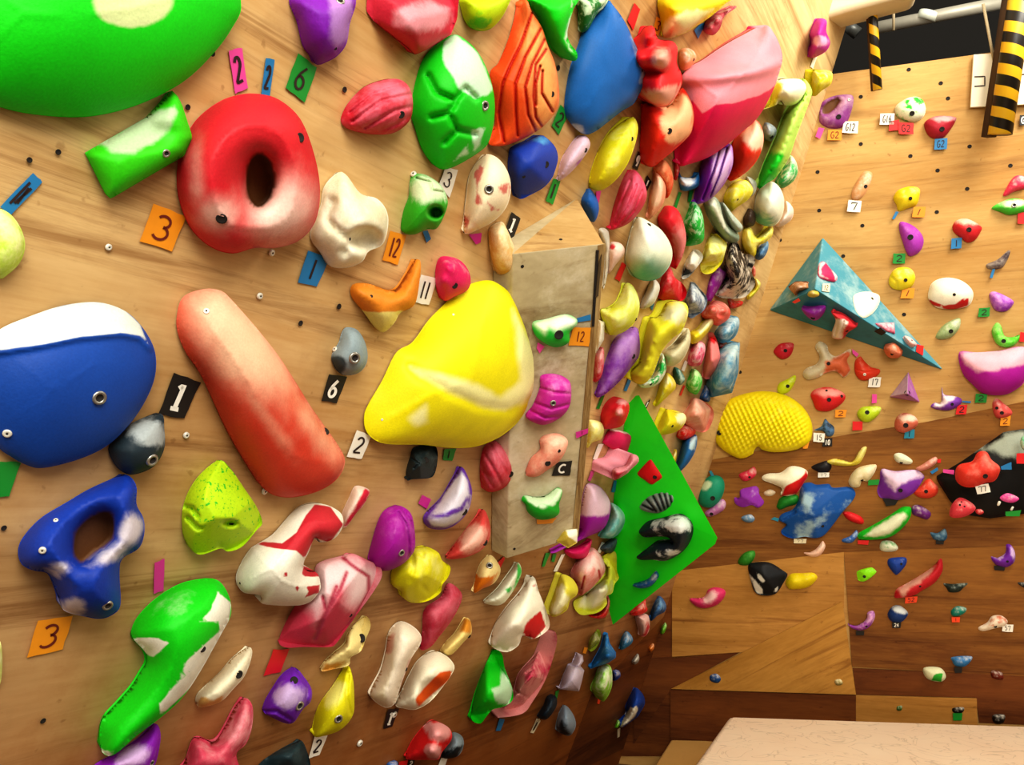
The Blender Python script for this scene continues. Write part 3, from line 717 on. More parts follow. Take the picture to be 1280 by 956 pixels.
strip(PL['box'], [(745.5, 313), (748.8, 313), (743, 408), (740, 408)], 'slot', M_DARK, .006, box)
strip(PL['box'], [(748.5, 330), (752.3, 318), (748, 370), (744.5, 372)], 'slot', flatmat('slot_brown', '#4a3a20', .8), .008, box)
for x, y in ((653, 333), (643, 686), (701, 299)):
    q = PL['box'] if y > 310 else fplane(V[0], V[4], V[1])
    put_bolt('k', q.un((x, y), .001)[0], q.N, 2.2/F*((V[0]-CAM)@FW), box)
# green triangle volume
g3 = [(795, 494, .03), (799, 494, .04), (897, 672, .42), (894, 680, .42), (766, 781, .03), (771, 676, .03), (777, 620, .03), (786, 533, .03)]
Pg = np.array([Lw.un((x, y), h)[0] for x, y, h in g3])
pg = fplane(Pg[0], Pg[2], Pg[4]); PL['green'] = pg
Pf = pg.un([(x, y) for x, y, h in g3]); ft2 = Pf-NL*((Pf-Lw.P0)@NL-.002)[:, None]; n = len(Pf)
ft2 = ft2+(ft2.mean(0)-ft2)*.12
solid('green_triangle_volume', np.vstack([Pf, ft2]), [tuple(range(n)), tuple(range(2*n-1, n-1, -1))]+[(i, n+i, n+(i+1) % n, (i+1) % n) for i in range(n)],
      [paint('volume_paint_green', '#1ae01c', '#12c018', 3, .5, .75, .6)], [0]*(n+2), 'bright green triangular board volume near the corner of the walls', nm='the green triangle volume')
# blue tetrahedron on the back wall
tv = [(1028.5, 296, .0), (961, 388, .0), (1182, 464, .0), (1019, 361, .30)]
Pt = [Bw.un((x, y), h)[0] for x, y, h in tv]
M_TB = paint('volume_paint_teal', '#438fa0', '#b0c8c4', 6, .44, .66, .7); M_TD = paint('volume_paint_teal_shaded', '#2f8394', '#1f6574', 6, .45, .7, .8)  # second teal is darker: shade of the down-facing side put into its colour
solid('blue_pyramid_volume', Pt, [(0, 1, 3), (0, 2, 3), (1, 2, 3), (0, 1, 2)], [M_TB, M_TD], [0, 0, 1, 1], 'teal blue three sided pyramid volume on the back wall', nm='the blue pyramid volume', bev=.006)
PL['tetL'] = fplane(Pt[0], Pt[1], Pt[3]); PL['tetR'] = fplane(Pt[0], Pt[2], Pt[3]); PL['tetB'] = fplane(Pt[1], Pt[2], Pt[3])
# pink half-disc on the left wall: curved top facet and curved flank
rim_top = [(853, 93), (880, 74), (905, 57), (930, 43), (956, 31), (968, 42), (975, 57), (978, 70)]
rim_bot = [(976, 84), (965, 116), (947, 147), (924, 168), (905, 184), (885, 197), (862, 205), (848, 207), (843, 190), (846, 140)]
ridge = [(858, 97), (900, 95), (940, 90), (976, 79)]
# small lavender pyramid
lv = [(1135.5, 464, 0), (1150, 503, 0), (1111.5, 496, 0), (1134.5, 492, .17)]
Pv = [Bw.un((x, y), h)[0] for x, y, h in lv]
lav = solid('lavender_pyramid_hold', Pv, [(0, 1, 3), (0, 2, 3), (1, 2, 3), (0, 1, 2)], [paint('resin_lavender', '#b898b4', '#d0b8c0', 14, .4, .7, .8), paint('resin_violet', '#a860ac', '#c090b8', 14, .45, .7, .8)], [1, 0, 1, 1],
      'pale lavender three sided pyramid hold below the tip of the blue pyramid volume', 'climbing hold', bev=.004)
put_bolt('k', Pv[3]*.8+np.mean(Pv[:3], 0)*.2, norm(-rays((1134, 491))[0]), .012, lav)
h, t = hold, tape
# ---- left wall, large and near
h('px', '-60,-80 120,-110 270,-70 301,0 290,35 262,72 225,105 170,132 110,146 50,144 0,134 -60,110 -90,30', '#12cc14', 'huge bright green rounded hold with a chalked patch cut off by the picture edge', c2='#cfdc9e', ell=[(165, 2, 50, 32)], soft=7, na=1.3, H=.5, nm='the huge green hold', pw=.6)
h(0, '405,730 500,675 700,560 820,430 850,460 870,500 922,660 880,745 700,850 530,950 505,930', '#38cc10', 'lime green block hold with a scooped chalky top', c2='#b4cca0', reg=['470,690 700,550 840,500 850,540 800,620 730,690 640,735 540,725'], soft=9, bolts='m793,732,20', H=.8, pw=.35, pit=[(660, 640, 170, 70, .35)], sharp=True, nm='the lime block hold')
h('px', '320,117 348,124 375,148 392,190 400,235 395,275 375,300 345,310 318,310 290,317 262,308 238,285 224,250 221,215 228,180 245,150 272,128 296,119', '#c8202c', 'large red ring hold with a deep centre hole', c2='#ecc8b8', haze=[(348, 262, 52, 48, 0, .85), (275, 268, 34, 26, 0, .7), (245, 215, 16, 60, 0, .5)], na=.6, sf=.4,
  hole='322,194 334,199 341,222 336,246 323,258 312,246 309,225 313,204', bolts='k375,172,6 k277,273,7', H=.8, nm='the red ring hold')
h(6, '410,100 455,120 520,205 600,230 650,290 658,370 630,460 560,495 530,545 460,575 370,570 320,500 275,440 275,380 320,270 340,170', '#efe9cf', 'white knobbly pocket hold', c2='#d6cca8', bolts='k465,432,10', pit=[(545, 435, 75, 55, .6)], grooves=['380,250 350,330 390,380', '440,500 480,440 420,400'], gw=5, gd=.15, H=.9, nm='the white knobbly hold')
t(6, '258,490 368,525 303,672 210,650', 'b', '1'); t(5, '733,168 890,232 822,398 668,350', 'o', '3'); t(0, '1092,240 1157,228 1185,420 1125,450', 'p', '2'); t(1, '85,278 128,285 103,467 63,455', 'b', '2')
t(1, '240,252 330,325 270,490 178,420', 'g', '6'); t(5, '160,20 203,68 50,228 0,185', 'b', '1x')
h(5, '0,195 60,230 105,300 120,380 90,460 30,515 0,530 -60,500 -90,360 -60,220', '#bcdc3c', 'pale lime dome hold at the picture edge', c2='#eaf0a4', bolts='s12,530,14', nm='the pale lime dome')
h(22, '0,205 150,140 300,90 440,70 540,80 640,125 720,210 770,310 775,420 740,530 660,660 540,780 400,850 220,895 130,880 40,830 0,800 -80,700 -120,500 -80,300', '#14469c', 'large blue hold with a broad chalk white top facet', c2='#d2dad2',
  reg=['-60,250 0,195 200,110 440,60 600,90 700,180 745,290 700,240 600,222 400,240 200,280 0,310'], soft=3, bolts='m492,545,36 s37,722,22', H=.5, grooves=['-40,318 0,316 200,284 400,244 600,226 700,246 745,295'], gw=4, gd=-.1, nm='the blue hold with the white top')
h(22, '800,625 818,700 820,790 790,860 740,905 650,930 590,900 550,840 540,790 580,740 660,670', '#26343c', 'dark grey marbled hold', c2='#a0a8a8', ell=[(740, 720, 90, 70)], soft=14, na=1.2, bolts='m755,855,32', nm='the dark marbled hold')
t(22, '868,420 1000,470 915,650 790,628', 'k', 'I')
h('px', '221,395 228,372 250,362 272,362 290,375 345,440 390,510 425,560 431,580 420,600 395,615 360,622 335,615 318,595 285,540 252,470 232,440 222,415', '#cc3f2a', 'long red sausage shaped hold with chalk streaks', c2='#efbf9c', haze=[(300, 425, 48, 95, -38, .95), (398, 540, 18, 75, -32, .6), (325, 510, 13, 75, -35, .55)], na=.7, sf=.45, bolts='s258,389,4 k407,539,5', H=.6, nm='the long red sausage hold')
h(25, '930,235 985,250 1025,320 1033,400 1000,455 940,475 890,460 855,400 860,360 890,310 905,260', '#86969a', 'small grey pocket hold', c2='#364448', ell=[(880, 420, 45, 50)], soft=6, bolts='m967,387,30 s872,345,14', nm='the small grey pocket hold')
t(25, '840,470 932,480 882,613 803,602', 'k', '6'); t(25, '980,748 1055,775 1005,890 928,882', 'w', '2')
h(28, '600,55 680,40 740,65 800,120 850,210 900,310 935,420 938,520 915,620 860,710 780,790 700,840 600,872 480,875 350,860 200,858 120,840 70,790 60,720 80,660 150,540 220,400 300,350 380,240 470,150 530,95', '#e6dc0c', 'big yellow pear shaped hold with a chalked ledge', c2='#f7f3a6',
  reg=['290,470 440,500 640,560 740,630 840,540 830,420 800,180 860,280 930,430 925,590 850,660 760,690 640,665 480,595 340,520', '270,730 370,660 375,750 320,770'], soft=8, na=.9, sf=.35, H=.5, grooves=['290,470 340,520 480,595 640,668 780,688 880,640'], gw=6, gd=.05, pw=.6, bolts='s505,212,6 s150,735,6', nm='the big yellow pear hold')
h(6, '480,660 560,655 680,690 740,620 790,540 820,545 815,640 790,760 720,800 690,850 635,898 590,870 530,790 475,720', '#d98424', 'orange horned hold with a yellow lower tip', c2='#ecdc80', reg=['520,785 600,800 735,790 720,850 635,905 560,870'], soft=3, bolts='k575,718,8', H=.8, nm='the orange horned hold')
t(6, '822,610 903,632 862,762 787,748', 'w', '11')
h(6, '925,520 1000,530 1050,575 1070,640 1050,690 990,720 940,742 905,700 893,640 898,560', '#d81c60', 'small hot pink knuckle hold', bolts='k990,665,16', bumps=[(970, 570, 40, .2), (930, 640, 35, .2)], chalk=.15, nm='the hot pink knuckle hold')
h(6, '785,110 850,115 920,165 955,240 940,310 900,380 850,385 790,410 740,405 722,370 735,290 760,220 765,150', '#2fa01c', 'small green two eyed hold with a chalky top', c2='#c4d6ac', ell=[(850, 190, 95, 70)], soft=14, pit=[(893, 300, 34, 30, .8)], grooves=['800,130 870,150 880,190', '880,190 930,200 945,245'], gw=1.5, gd=.15, bolts='s785,110,16', nm='the small green hold under the white 3')
t(6, '830,395 855,390 872,432 850,452', 'b'); t(6, '945,75 1008,88 965,228 912,160', 'w', '3'); t(6, '670,390 748,415 708,560 630,540', 'o', '12')
h(6, '1150,10 1210,35 1255,100 1270,180 1250,270 1190,340 1110,385 1040,408 1035,330 1045,220 1060,120 1100,50', '#f0dfbc', 'cream hold with pink swirls', c2='#c96a5e', reg=['1090,90 1130,60 1110,160 1120,260 1095,250', '1210,160 1255,165 1250,215 1205,205', '1150,240 1180,270 1210,285 1170,290', '1040,330 1060,300 1055,400'], soft=5, na=1.8, bolts='m1160,185,24', nm='the pink swirled cream hold')
t(6, '1060,410 1125,402 1120,450 1095,460', 'm')
h(31, '10,240 80,195 110,215 150,300 185,400 190,480 170,545 100,560 50,530 20,440 5,330', '#dca658', 'tan sausage shaped hold', c2='#f0dcb0')
t(31, '158,132 217,175 163,320 118,240', 'k', 'I')
h(1, '210,-30 500,-30 485,120 470,210 430,265 380,295 330,310 300,270 262,220 235,110', '#7a1aa4', 'purple tongue shaped hold', c2='#a878bc', reg=['380,-30 500,-30 480,180 420,250 390,150'], soft=12, bolts='m440,5,22 k418,232,8', nm='the purple tongue hold')
h(1, '570,-30 565,50 600,100 740,210 800,262 850,240 970,165 1000,90 1010,-30', '#c4283e', 'red angular hold pointing downward', c2='#dc9098', ell=[(830, 80, 130, 70)], soft=14, bolts='s600,110,15 s780,255,12', sharp=True, facet=.4, nm='the red angular hold')
h(1, '1030,-30 1022,60 1050,120 1100,148 1160,138 1215,80 1255,0 1260,-30', '#bcd60c', 'lime yellow egg hold', c2='#62c418', ell=[(1110, 110, 50, 30)], soft=8, na=2)
h(1, '445,560 480,490 550,420 640,385 720,378 770,415 788,480 780,560 740,610 680,640 590,642 500,625 455,600', '#be1a30', 'dark red almond hold with wavy grooves', c2='#d8687a', grooves=['490,540 600,450 760,400', '500,580 640,480 780,450', '560,610 700,530 780,510', '640,625 720,590 775,555'], gw=2.2, gd=.09, bolts='k733,548,18', nm='the dark red almond hold')
h(1, '985,165 1040,190 1100,250 1150,350 1178,470 1175,580 1150,680 1100,730 1000,790 930,810 880,780 830,710 800,620 778,540 790,440 820,320 860,250 920,200', '#12bc14', 'bulging green hold with patches of pale chalk', c2='#bfe6be', reg=['940,200 985,165 1100,250 1175,420 1140,450 1080,475 1000,420 960,340 930,270', '1070,620 1130,610 1110,690 1080,720', '985,770 1050,690 1050,730'], soft=5, na=1.4, bolts='m1130,505,24',
  grooves=['860,360 900,440 990,480', '990,480 1040,420 1090,470', '880,560 960,540 990,490', '960,540 1000,620 940,680', '1000,620 1080,640'], gw=3.5, gd=.13, H=.7, nm='the bulging green hold')
h(2, '255,10 310,0 345,80 410,180 450,300 500,430 525,600 515,720 430,830 330,900 220,950 130,970 60,955 80,880 100,800 65,500 120,420 180,280 220,150', '#df4c16', 'orange slab hold with stepped contour grooves', c2='#f0ad62', ell=[(420, 560, 95, 330, -8)], soft=22, sf=.4, gc='#b81c08', gw=1.6, gd=.10, g=2.4,
  grooves=['345,90 270,300 200,440 150,560 125,760 160,940', '405,190 300,380 235,560 240,760 250,900', '430,260 345,430 300,580 320,760 370,870', '440,330 370,430 355,640 370,780 410,840', '400,440 370,560 370,700', '415,470 410,620 480,740'], bolts='k480,625,18', H=.6, nm='the orange grooved slab')
h(2, '310,-30 640,-30 620,60 600,130 580,220 600,290 645,350 640,400 590,400 520,360 475,310 440,240 410,170 380,100 330,30', '#10d018', 'bright green curled hold with chalked rim', c2='#d4e8c8', reg=['620,-20 600,60 600,200 575,260 610,330 640,350 600,350 560,260 585,140'], soft=4)
h(2, '640,-30 845,-30 830,40 770,100 720,190 670,215 650,150 650,60', '#24782c', 'dark green hold marbled with white', c2='#c8dcb8', na=2.4, chalk=.45, sf=.15)
h(2, '845,0 880,30 960,140 1030,290 1080,380 1105,480 1095,560 1060,620 1020,690 940,740 850,810 770,870 700,895 640,860 580,790 560,720 570,600 600,440 650,300 680,210 760,90', '#1c66b0', 'broad flat blue hold with a chalked rim', c2='#c4d4d4', reg=['1010,240 1110,470 1100,560 1060,560 1085,470 1040,350', '620,830 680,840 690,880 640,870'], soft=7, pw=.28, H=.5, bolts='k1075,470,10', nm='the broad blue hold')
t(2, '1025,18 1063,62 1018,200 980,135', 'r'); t(2, '535,693 588,760 525,893 475,835', 'g', '2')
h(7, '400,100 450,125 500,180 518,250 500,330 475,390 420,450 330,500 270,525 235,500 205,430 185,330 190,230 205,180 300,140', '#183a9c', 'lumpy royal blue hold', c2='#4a90c0', ell=[(420, 130, 40, 20)], soft=8, bolts='k440,295,22 k290,375,12', facet=.2, nm='the lumpy royal blue hold')
h(7, '690,100 725,130 728,180 680,260 600,350 525,405 515,370 540,260 590,180 640,120', '#d8b8c8', 'pale lavender slim hold', bolts='k700,200,16', ell=[(655, 280, 10, 30, 40)], c2='#a050a8', soft=3)
t(7, '490,387 535,405 485,562 437,535', 'g', '1')
h(7, '960,0 1020,-20 1050,50 1030,160 980,290 900,400 820,460 760,465 725,430 735,340 790,190 860,80', '#e0da1c', 'smooth yellow banana hold', bolts='k1008,125,14', c2='#eeec90', chalk=.25, nm='the yellow banana hold')
h(7, '728,455 780,530 788,610 752,680 700,610 672,545 690,490', '#1c5eaa', 'small blue leaf shaped hold', chalk=.1)
t(7, '770,475 805,470 790,550 775,540', 'p'); t(7, '1050,205 1080,235 1045,335 1010,315', 'k', '9'); t(7, '1112,365 1140,410 1110,470 1090,430', 'k', '1')
h(7, '1015,330 1060,360 1100,440 1105,520 1060,610 980,690 870,730 862,690 890,560 930,440 970,360', '#c41a38', 'red shell hold with fine grooves', c2='#d8607a', grooves=['1000,400 940,540 890,690', '1040,430 980,580 900,700', '1075,470 1020,600 940,690'], gw=1.4, gd=.06, nm='the grooved red shell hold')
# ---- the crowded band before the corner
h(3, '30,180 90,175 120,260 210,270 250,320 245,420 280,500 270,580 200,690 120,710 20,660 -60,560 -60,300 0,220', '#d81c24', 'red fist shaped hold with round knuckles', c2='#e2a28e', reg=['30,640 0,600 120,590 260,560 250,640 190,700 110,720'], ell=[(140, 385, 60, 70)], soft=9, bumps=[(140, 385, 65, .5), (-10, 380, 60, .35), (60, 240, 55, .4), (200, 310, 45, .3), (120, 620, 90, .35)], H=1.0, pit=[(60, 480, 70, 30, .25)], nm='the red fist hold')
h(3, '20,690 120,710 210,690 270,580 330,650 358,760 345,870 290,940 150,1060 80,1110 20,1080 0,1000 5,860', '#df2a16', 'orange red round hold under the red fist', c2='#efb080', reg=['140,720 270,590 350,700 350,870 290,930 200,960 150,850'], soft=9, na=1.3, bolts='k195,870,20', H=1.0)
h('px', ' '.join(f'{a},{b}' for a, b in rim_top+rim_bot), '#d4124e', 'large pink half disc hold with a chalked upper facet', c2='#e48c98', reg=['845,96 900,45 956,18 987,55 980,84 968,108 945,121 920,128 895,131 878,142 865,125 848,140'], soft=3, na=1.0, H=.65, pw=.6, g=2.5, grooves=['856,98 900,95 940,90 974,81'], gw=9, gd=-.12, nm='the pink half disc')
h(3, '150,-30 600,-30 560,30 470,110 380,170 300,220 200,255 150,240 140,150', '#dac410', 'yellow rounded hold with a pale underside', c2='#eae6a0', reg=['190,110 300,80 480,60 300,220 190,260 140,230'], soft=7, H=1.0)
t(3, '110,110 165,140 120,240 85,200', 'o', '3'); t(3, '360,200 400,160 445,145 385,258', 'b')
h(3, '420,200 450,120 540,70 620,40 640,50 560,110 530,190 480,235', '#ae3444', 'cluster shaped dark red hold', bumps=[(470, 190, 30, .4), (520, 140, 30, .4), (590, 70, 30, .3)])
h(3, '260,340 310,318 360,340 375,390 340,440 290,470 260,430', '#e29462', 'small peach ball hold', bolts='k355,395,10')
h(3, '1080,520 1140,590 1130,660 1040,900 1005,1010 970,1080 900,1180 845,1215 790,1255 785,1200 807,1124 880,956 907,894 970,740 1050,640', '#b2da62', 'long lime column hold with a bright green foot', c2='#16c424', reg=['760,1300 800,1080 860,1020 900,1010 960,1040 900,1200'], soft=9, H=.9, nm='the long lime column')
h(3, '820,725 860,690 880,600 910,540 960,525 1060,525 1105,570 1100,620 1040,690 960,700 930,670 900,700', '#ece6c0', 'yellow and white stubby hold', c2='#ddd632', reg=['810,730 860,600 910,540 950,560 920,650 900,720'], soft=6, lift=.02)
h(3, '1145,480 1190,465 1260,470 1280,500 1265,560 1210,600 1160,640 1140,600', '#dacc14', 'yellow heart shaped hold in the corner', plane='L', lift=.03)
h(8, '1180,330 1210,285 1250,330 1260,400 1230,460 1160,505 1110,475 1140,400', '#34b060', 'green and white marbled round hold', c2='#cfe6c0', na=2.2, chalk=.5, sf=.2)
h(4, '55,190 95,110 150,115 150,180 172,240 150,290 100,320 60,330 45,290 60,240', '#b0208a', 'magenta bulb hold near the cream beam', c2='#e0a0c0', ell=[(115, 235, 45, 30)], soft=5)
t(4, '75,330 98,325 75,390 58,380', 'w')
h(8, '1045,70 1110,100 1118,145 1080,195 1030,160', '#98a4b0', 'tiny grey bat shaped hold', bolts='k1085,165,14')
h(8, '980,50 1020,100 1035,180 1010,280 950,370 860,440 800,450 830,330 820,230 860,150 940,80', '#db2812', 'orange red shell hold with a pale top', c2='#f0c4a6', reg=['880,160 980,50 1030,140 1030,240 960,260 900,190'], soft=8, nm='the orange red shell')
h(8, '810,210 832,300 820,380 770,480 690,570 610,610 570,590 590,470 630,320 700,270', '#8426ac', 'purple fluted hold', c2='#cca8d4', reg=['700,270 810,215 832,300 800,420 700,560 690,400'], soft=7, grooves=['740,250 700,400 630,580', '790,240 740,420 680,560'], gw=1.2, gd=.1, gc='#5a1080', nm='the purple fluted hold')
h(8, '475,395 490,430 560,435 600,400 605,480 560,515 490,520 470,450', '#2a78b8', 'small blue two horned hold', c2='#d0d4d6', ell=[(530, 460, 50, 30)], soft=5)
t(8, '470,530 490,535 455,640 438,630', 'g'); t(8, '540,520 570,515 550,595 530,595', 'g')
h(8, '450,300 480,360 460,440 445,450 440,380', '#bc162e', 'sliver of a crimson hold')
h(8, '370,315 415,370 435,460 410,550 380,570 360,500 300,390 320,350', '#df4820', 'orange crescent hold', c2='#efa070')
h(8, '310,390 360,430 385,500 370,600 310,680 265,710 270,590 290,480', '#e49a78', 'peach leaf shaped hold with an orange rim', c2='#f0c8a8', ell=[(325, 540, 35, 100, 8)], soft=4)
h(8, '400,620 460,645 500,730 520,840 500,940 470,1010 440,1040 420,900 330,730 360,650', '#d01e2c', 'long red tapering hold', c2='#dc8080', ell=[(480, 870, 50, 120)], soft=9)
h(31, '1000,165 1060,190 1150,250 1210,340 1225,420 1200,500 1130,575 1040,590 970,560 925,490 912,420 940,280 970,200', '#e8ecd0', 'pale egg hold shading to teal below', c2='#50b090', haze=[(1070, 560, 190, 120, 0, .95)], na=.4, sf=.5, bolts='k1068,220,16', nm='the teal tinted egg')
t(31, '890,465 918,485 875,595 842,575', 'r')
h(31, '810,340 870,335 905,370 900,420 850,480 800,540 795,440', '#e8c6b4', 'pinkish curled horn hold', c2='#c83038', ell=[(825, 365, 18, 18)], soft=3)
h(31, '910,605 960,620 1000,700 1005,780 970,870 900,930 830,950 790,930 745,790 800,770 850,730 880,670', '#d6de26', 'yellow green crescent hold', c2='#e8ec98', bolts='k980,845,12', nm='the yellow green crescent')
h(31, '1090,580 1130,600 1140,650 1100,740 1040,775 1010,760 1040,680', '#d4d0c0', 'pale grey shell hold', chalk=.1)
t(31, '1075,760 1108,735 1090,788', 'b')
h(9, '520,230 550,300 600,340 630,400 600,455 520,455 445,440 450,350 480,260', '#cc1a28', 'red rock shaped hold', facet=.4, c2='#e09090', chalk=.3)
h(9, '620,200 680,120 720,130 738,170 700,230 640,300 595,305', '#dcd8c8', 'white crystal hold with a black foot', c2='#16242a', reg=['590,310 610,220 660,260 700,240 640,310'], soft=5, facet=.4)
h(9, '770,50 820,10 860,40 895,80 880,150 860,210 800,270 740,275 718,220 740,130', '#dcd422', 'faceted yellow hold', c2='#f2f0a4', facet=.5)
h(8, '640,600 700,560 740,600 780,720 860,800 870,850 820,870 760,840 700,750 650,660', '#7f9480', 'grey green sausage hold', c2='#d4d6be', reg=['650,600 700,560 780,720 800,800 740,720'], soft=7)
h(8, '760,600 830,680 895,760 860,800 800,740', '#a6b6a6', 'flat grey green wing hold', lift=.04)
h(8, '770,560 820,480 900,450 940,470 965,520 930,580 860,630 810,665 775,620', '#dad020', 'yellow blunt hold with a small slot', bolts='k860,580,8')
h(8, '920,430 980,460 985,515 955,560 930,520', '#c6cabe', 'pale grey knob hold')
h(8, '560,595 600,620 630,690 640,780 630,860 570,885 510,885 530,820 500,750 530,660', '#1cac3c', 'green leaf hold swirled with pale green', c2='#a8dcac', na=2.4, chalk=.45, sf=.12, ns=40)
h(8, '1085,460 1140,500 1170,580 1160,680 1110,750 1040,755 985,720 970,650 990,540 1040,490', '#e4e8d0', 'pale teal tinted dome hold at the corner', c2='#6cb4a4', reg=['960,640 1040,690 1120,720 1060,780 980,740'], soft=12, nm='the pale dome at the corner')
h(8, '1180,590 1230,640 1220,710 1150,760 1110,750 1150,660', '#eed8c8', 'white ball hold behind the pale dome')
h(8, '900,780 950,770 990,830 1060,760 1095,765 1090,820 1040,870 990,890 980,950 930,960 890,870', '#dacc1a', 'yellow hooked hold', c2='#ece890')
h(8, '900,700 940,640 980,680 970,750 910,760', '#3a2a22', 'dark brown knob hold', chalk=.1)
h(9, '1165,60 1170,110 1140,170 1100,185 1085,150 1110,100', '#2a6094', 'slate blue leaf hold', c2='#90b4c4', chalk=.4)
h(9, '900,80 960,60 1000,140 1060,150 1085,190 1060,260 1085,340 1030,420 980,440 900,440 830,425 860,350 900,300 870,210', '#c6baa6', 'black and white marbled skull like hold', c2='#221c1a', na=2.6, chalk=.5, sf=.16, ns=26, pit=[(1050, 230, 25, 50, .7)], facet=.4, nm='the black and white marbled hold')
h(9, '1085,310 1120,340 1100,390 1040,450 1030,420 1080,370', '#dcd42a', 'slim yellow hold', lift=-.0)
h(9, '1065,225 1085,240 1085,290 1065,290', '#e07060', 'tiny coral hold')
h(9, '905,440 960,460 1000,460 990,490 920,505', '#d82420', 'small scarlet hold')
h(9, '845,235 895,270 880,310 790,460 755,460 770,350 790,290', '#98269a', 'flat purple plate hold', sharp=True, pw=.25, H=.5)
h(9, '670,330 720,380 765,440 750,510 700,550 650,570 620,470 640,390', '#64748a', 'grey diamond shaped hold', c2='#c4ccca', facet=.4, na=2)
h(9, '820,455 880,470 918,520 910,570 860,610 820,620 730,560 740,520 780,480', '#df5c4e', 'coral pink clustered hold', bumps=[(800, 510, 35, .35), (880, 520, 30, .35), (850, 580, 28, .3)])
h(9, '790,545 815,570 800,620 740,700 690,740 650,735 650,670 700,640 750,580', '#dfca22', 'small curved yellow hold', c2='#f2eeb0', reg=['760,580 800,550 810,600 720,680 700,650'], soft=5)
h(9, '900,570 960,560 980,600 960,680 910,725 850,735 815,690 830,640', '#3886a6', 'teal blue faceted hold', c2='#c0d4d6', na=1.8, chalk=.45)
h('px', '915,427 925,428 923,465 919,478 915,491 888,497 882,480 895,440 905,430', '#3680a2', 'angular blue hold against the corner', c2='#b4c8c6', chalk=.45, na=1.7, sharp=True, pw=.3)
h(9, '690,720 745,740 750,800 720,880 660,890 635,860 650,790', '#d43064', 'ribbed pink hold', c2='#f2b8c0', na=2)
h(9, '790,665 830,720 860,850 885,905 860,940 800,970 740,960 755,800', '#dc7c78', 'salmon pink cone hold with a red tip', c2='#d41820', reg=['790,660 830,720 810,740 780,720', '870,880 890,905 865,930'], soft=4, facet=.3)
h(9, '840,740 900,735 890,770 850,785', '#b02438', 'tiny dark red hold')
h(9, '640,640 655,720 620,820 560,880 500,890 478,860 470,800 540,740 600,670', '#d2cca4', 'pale half shell hold with a dark hollow', c2='#4a4020', ell=[(570, 730, 20, 60, 45)], soft=8)
h(9, '500,465 610,465 640,530 600,650 530,710 470,780 440,850 400,950 340,1010 270,990 258,920 310,860 340,720 380,580 440,560', '#dad42c', 'lumpy yellow hold with a chalky head', c2='#dad6a8', ell=[(560, 540, 80, 60)], soft=14, lift=.02, nm='the lumpy yellow hold')
h(32, '975,45 1005,110 1005,230 960,300 880,400 780,490 715,510 735,410 790,240 850,110', '#7c2aa4', 'purple flat pointed hold', c2='#ac80bc', pw=.3, H=.6, bolts='k965,240,16', nm='the flat purple hold')
h(31, '735,250 800,262 805,420 790,560 765,640 775,400', '#d8d4c0', 'pale grey flat hold behind the top of the box', H=.5)
h(32, '720,220 765,180 770,290 750,380 705,410 705,300', '#c41c34', 'narrow red hold beside the box edge', c2='#e0a0a0')
h(32, '735,0 775,10 770,130 715,220 720,100', '#f2f0da', 'flat white hold beside the box edge', sharp=True)
h(32, '1160,220 1185,320 1150,400 1100,440 1030,450 1000,430 1010,405 1090,370 1130,280', '#e0e8ce', 'white and green curved hold', c2='#1cac4c', na=2, chalk=.45, bolts='k1080,425,10', sf=.12)
h(32, '1190,350 1240,400 1245,450 1200,500 1110,575 1125,480 1150,400', '#dac414', 'yellow curved fin hold')
t(32, '935,380 958,385 920,475 900,470', 'b'); t(32, '755,505 775,500 740,590 718,590', 'g'); t(32, '1060,540 1080,525 1050,595 1035,580', 'k', '1')
h(10, '760,100 800,120 830,180 800,220 770,200 750,150', '#285c4e', 'dark green bean hold', c2='#a8c4b4', reg=['790,120 830,180 800,215'], soft=4)
t(10, '830,55 850,65 825,130 805,120', 'w')
h(10, '885,110 930,140 945,200 910,280 860,260 840,215 860,150', '#28bc28', 'green hold with pale lime facets', c2='#b8e29a', na=2)
t(10, '820,220 832,225 805,290 793,285', 'r')
h(10, '970,220 1000,260 990,330 930,310 950,250', '#1a5a9c', 'small deep blue wing hold')
h(10, '890,305 970,335 1015,380 1018,440 980,520 920,530 830,480 815,420 850,360', '#e48c76', 'salmon block hold', c2='#f0b8a0', facet=.35, nm='the salmon block')
h(10, '830,480 900,520 880,560 820,585 775,560 790,510', '#d82018', 'red rounded hold below the salmon block')
h(10, '710,380 760,400 820,405 838,450 800,510 740,540 640,550 650,500 680,420', '#dac81a', 'yellow pointed hold with a pale end', c2='#f2eeb4', ell=[(810, 440, 35, 40)], soft=6, bolts='k745,490,10', lift=.02)
h(10, '820,590 880,550 910,560 900,650 850,740 780,805 765,770 790,690', '#2064a0', 'tall blue blade hold', c2='#a8c0c6', reg=['870,560 910,560 890,650 860,640'], soft=4, pw=.35)
h(10, '770,645 775,700 755,765 725,720', '#dabc18', 'yellow sliver hold')
h(10, '360,300 420,310 460,350 450,420 410,490 330,510 280,500 270,420 300,340', '#d4202c', 'red knuckled gummy hold', c2='#e69a98', bumps=[(395, 405, 32, .45), (420, 340, 35, .3)], ell=[(395, 400, 25, 25), (420, 330, 30, 20)], soft=5)
h(10, '330,510 400,520 490,545 465,620 440,690 380,670 280,600 300,550', '#d2185c', 'flat crimson pink slab hold', c2='#eab0b8', reg=['330,505 400,512 495,540 490,556 400,530 330,522'], soft=2, sharp=True, pw=.2, H=.6)
t(10, '255,610 290,610 245,715 218,710', 'w')
h(10, '215,450 270,465 292,520 270,580 215,600 180,635 178,500 190,455', '#e6dc6a', 'pale yellow ball hold behind the box edge', c2='#f0ecb0')
h(10, '470,680 515,690 520,730 470,780 440,810 360,850 345,800 360,770 430,750', '#d88a96', 'pink hooked bean hold', c2='#a81830', reg=['340,800 440,790 370,860'], soft=5, lift=.08)
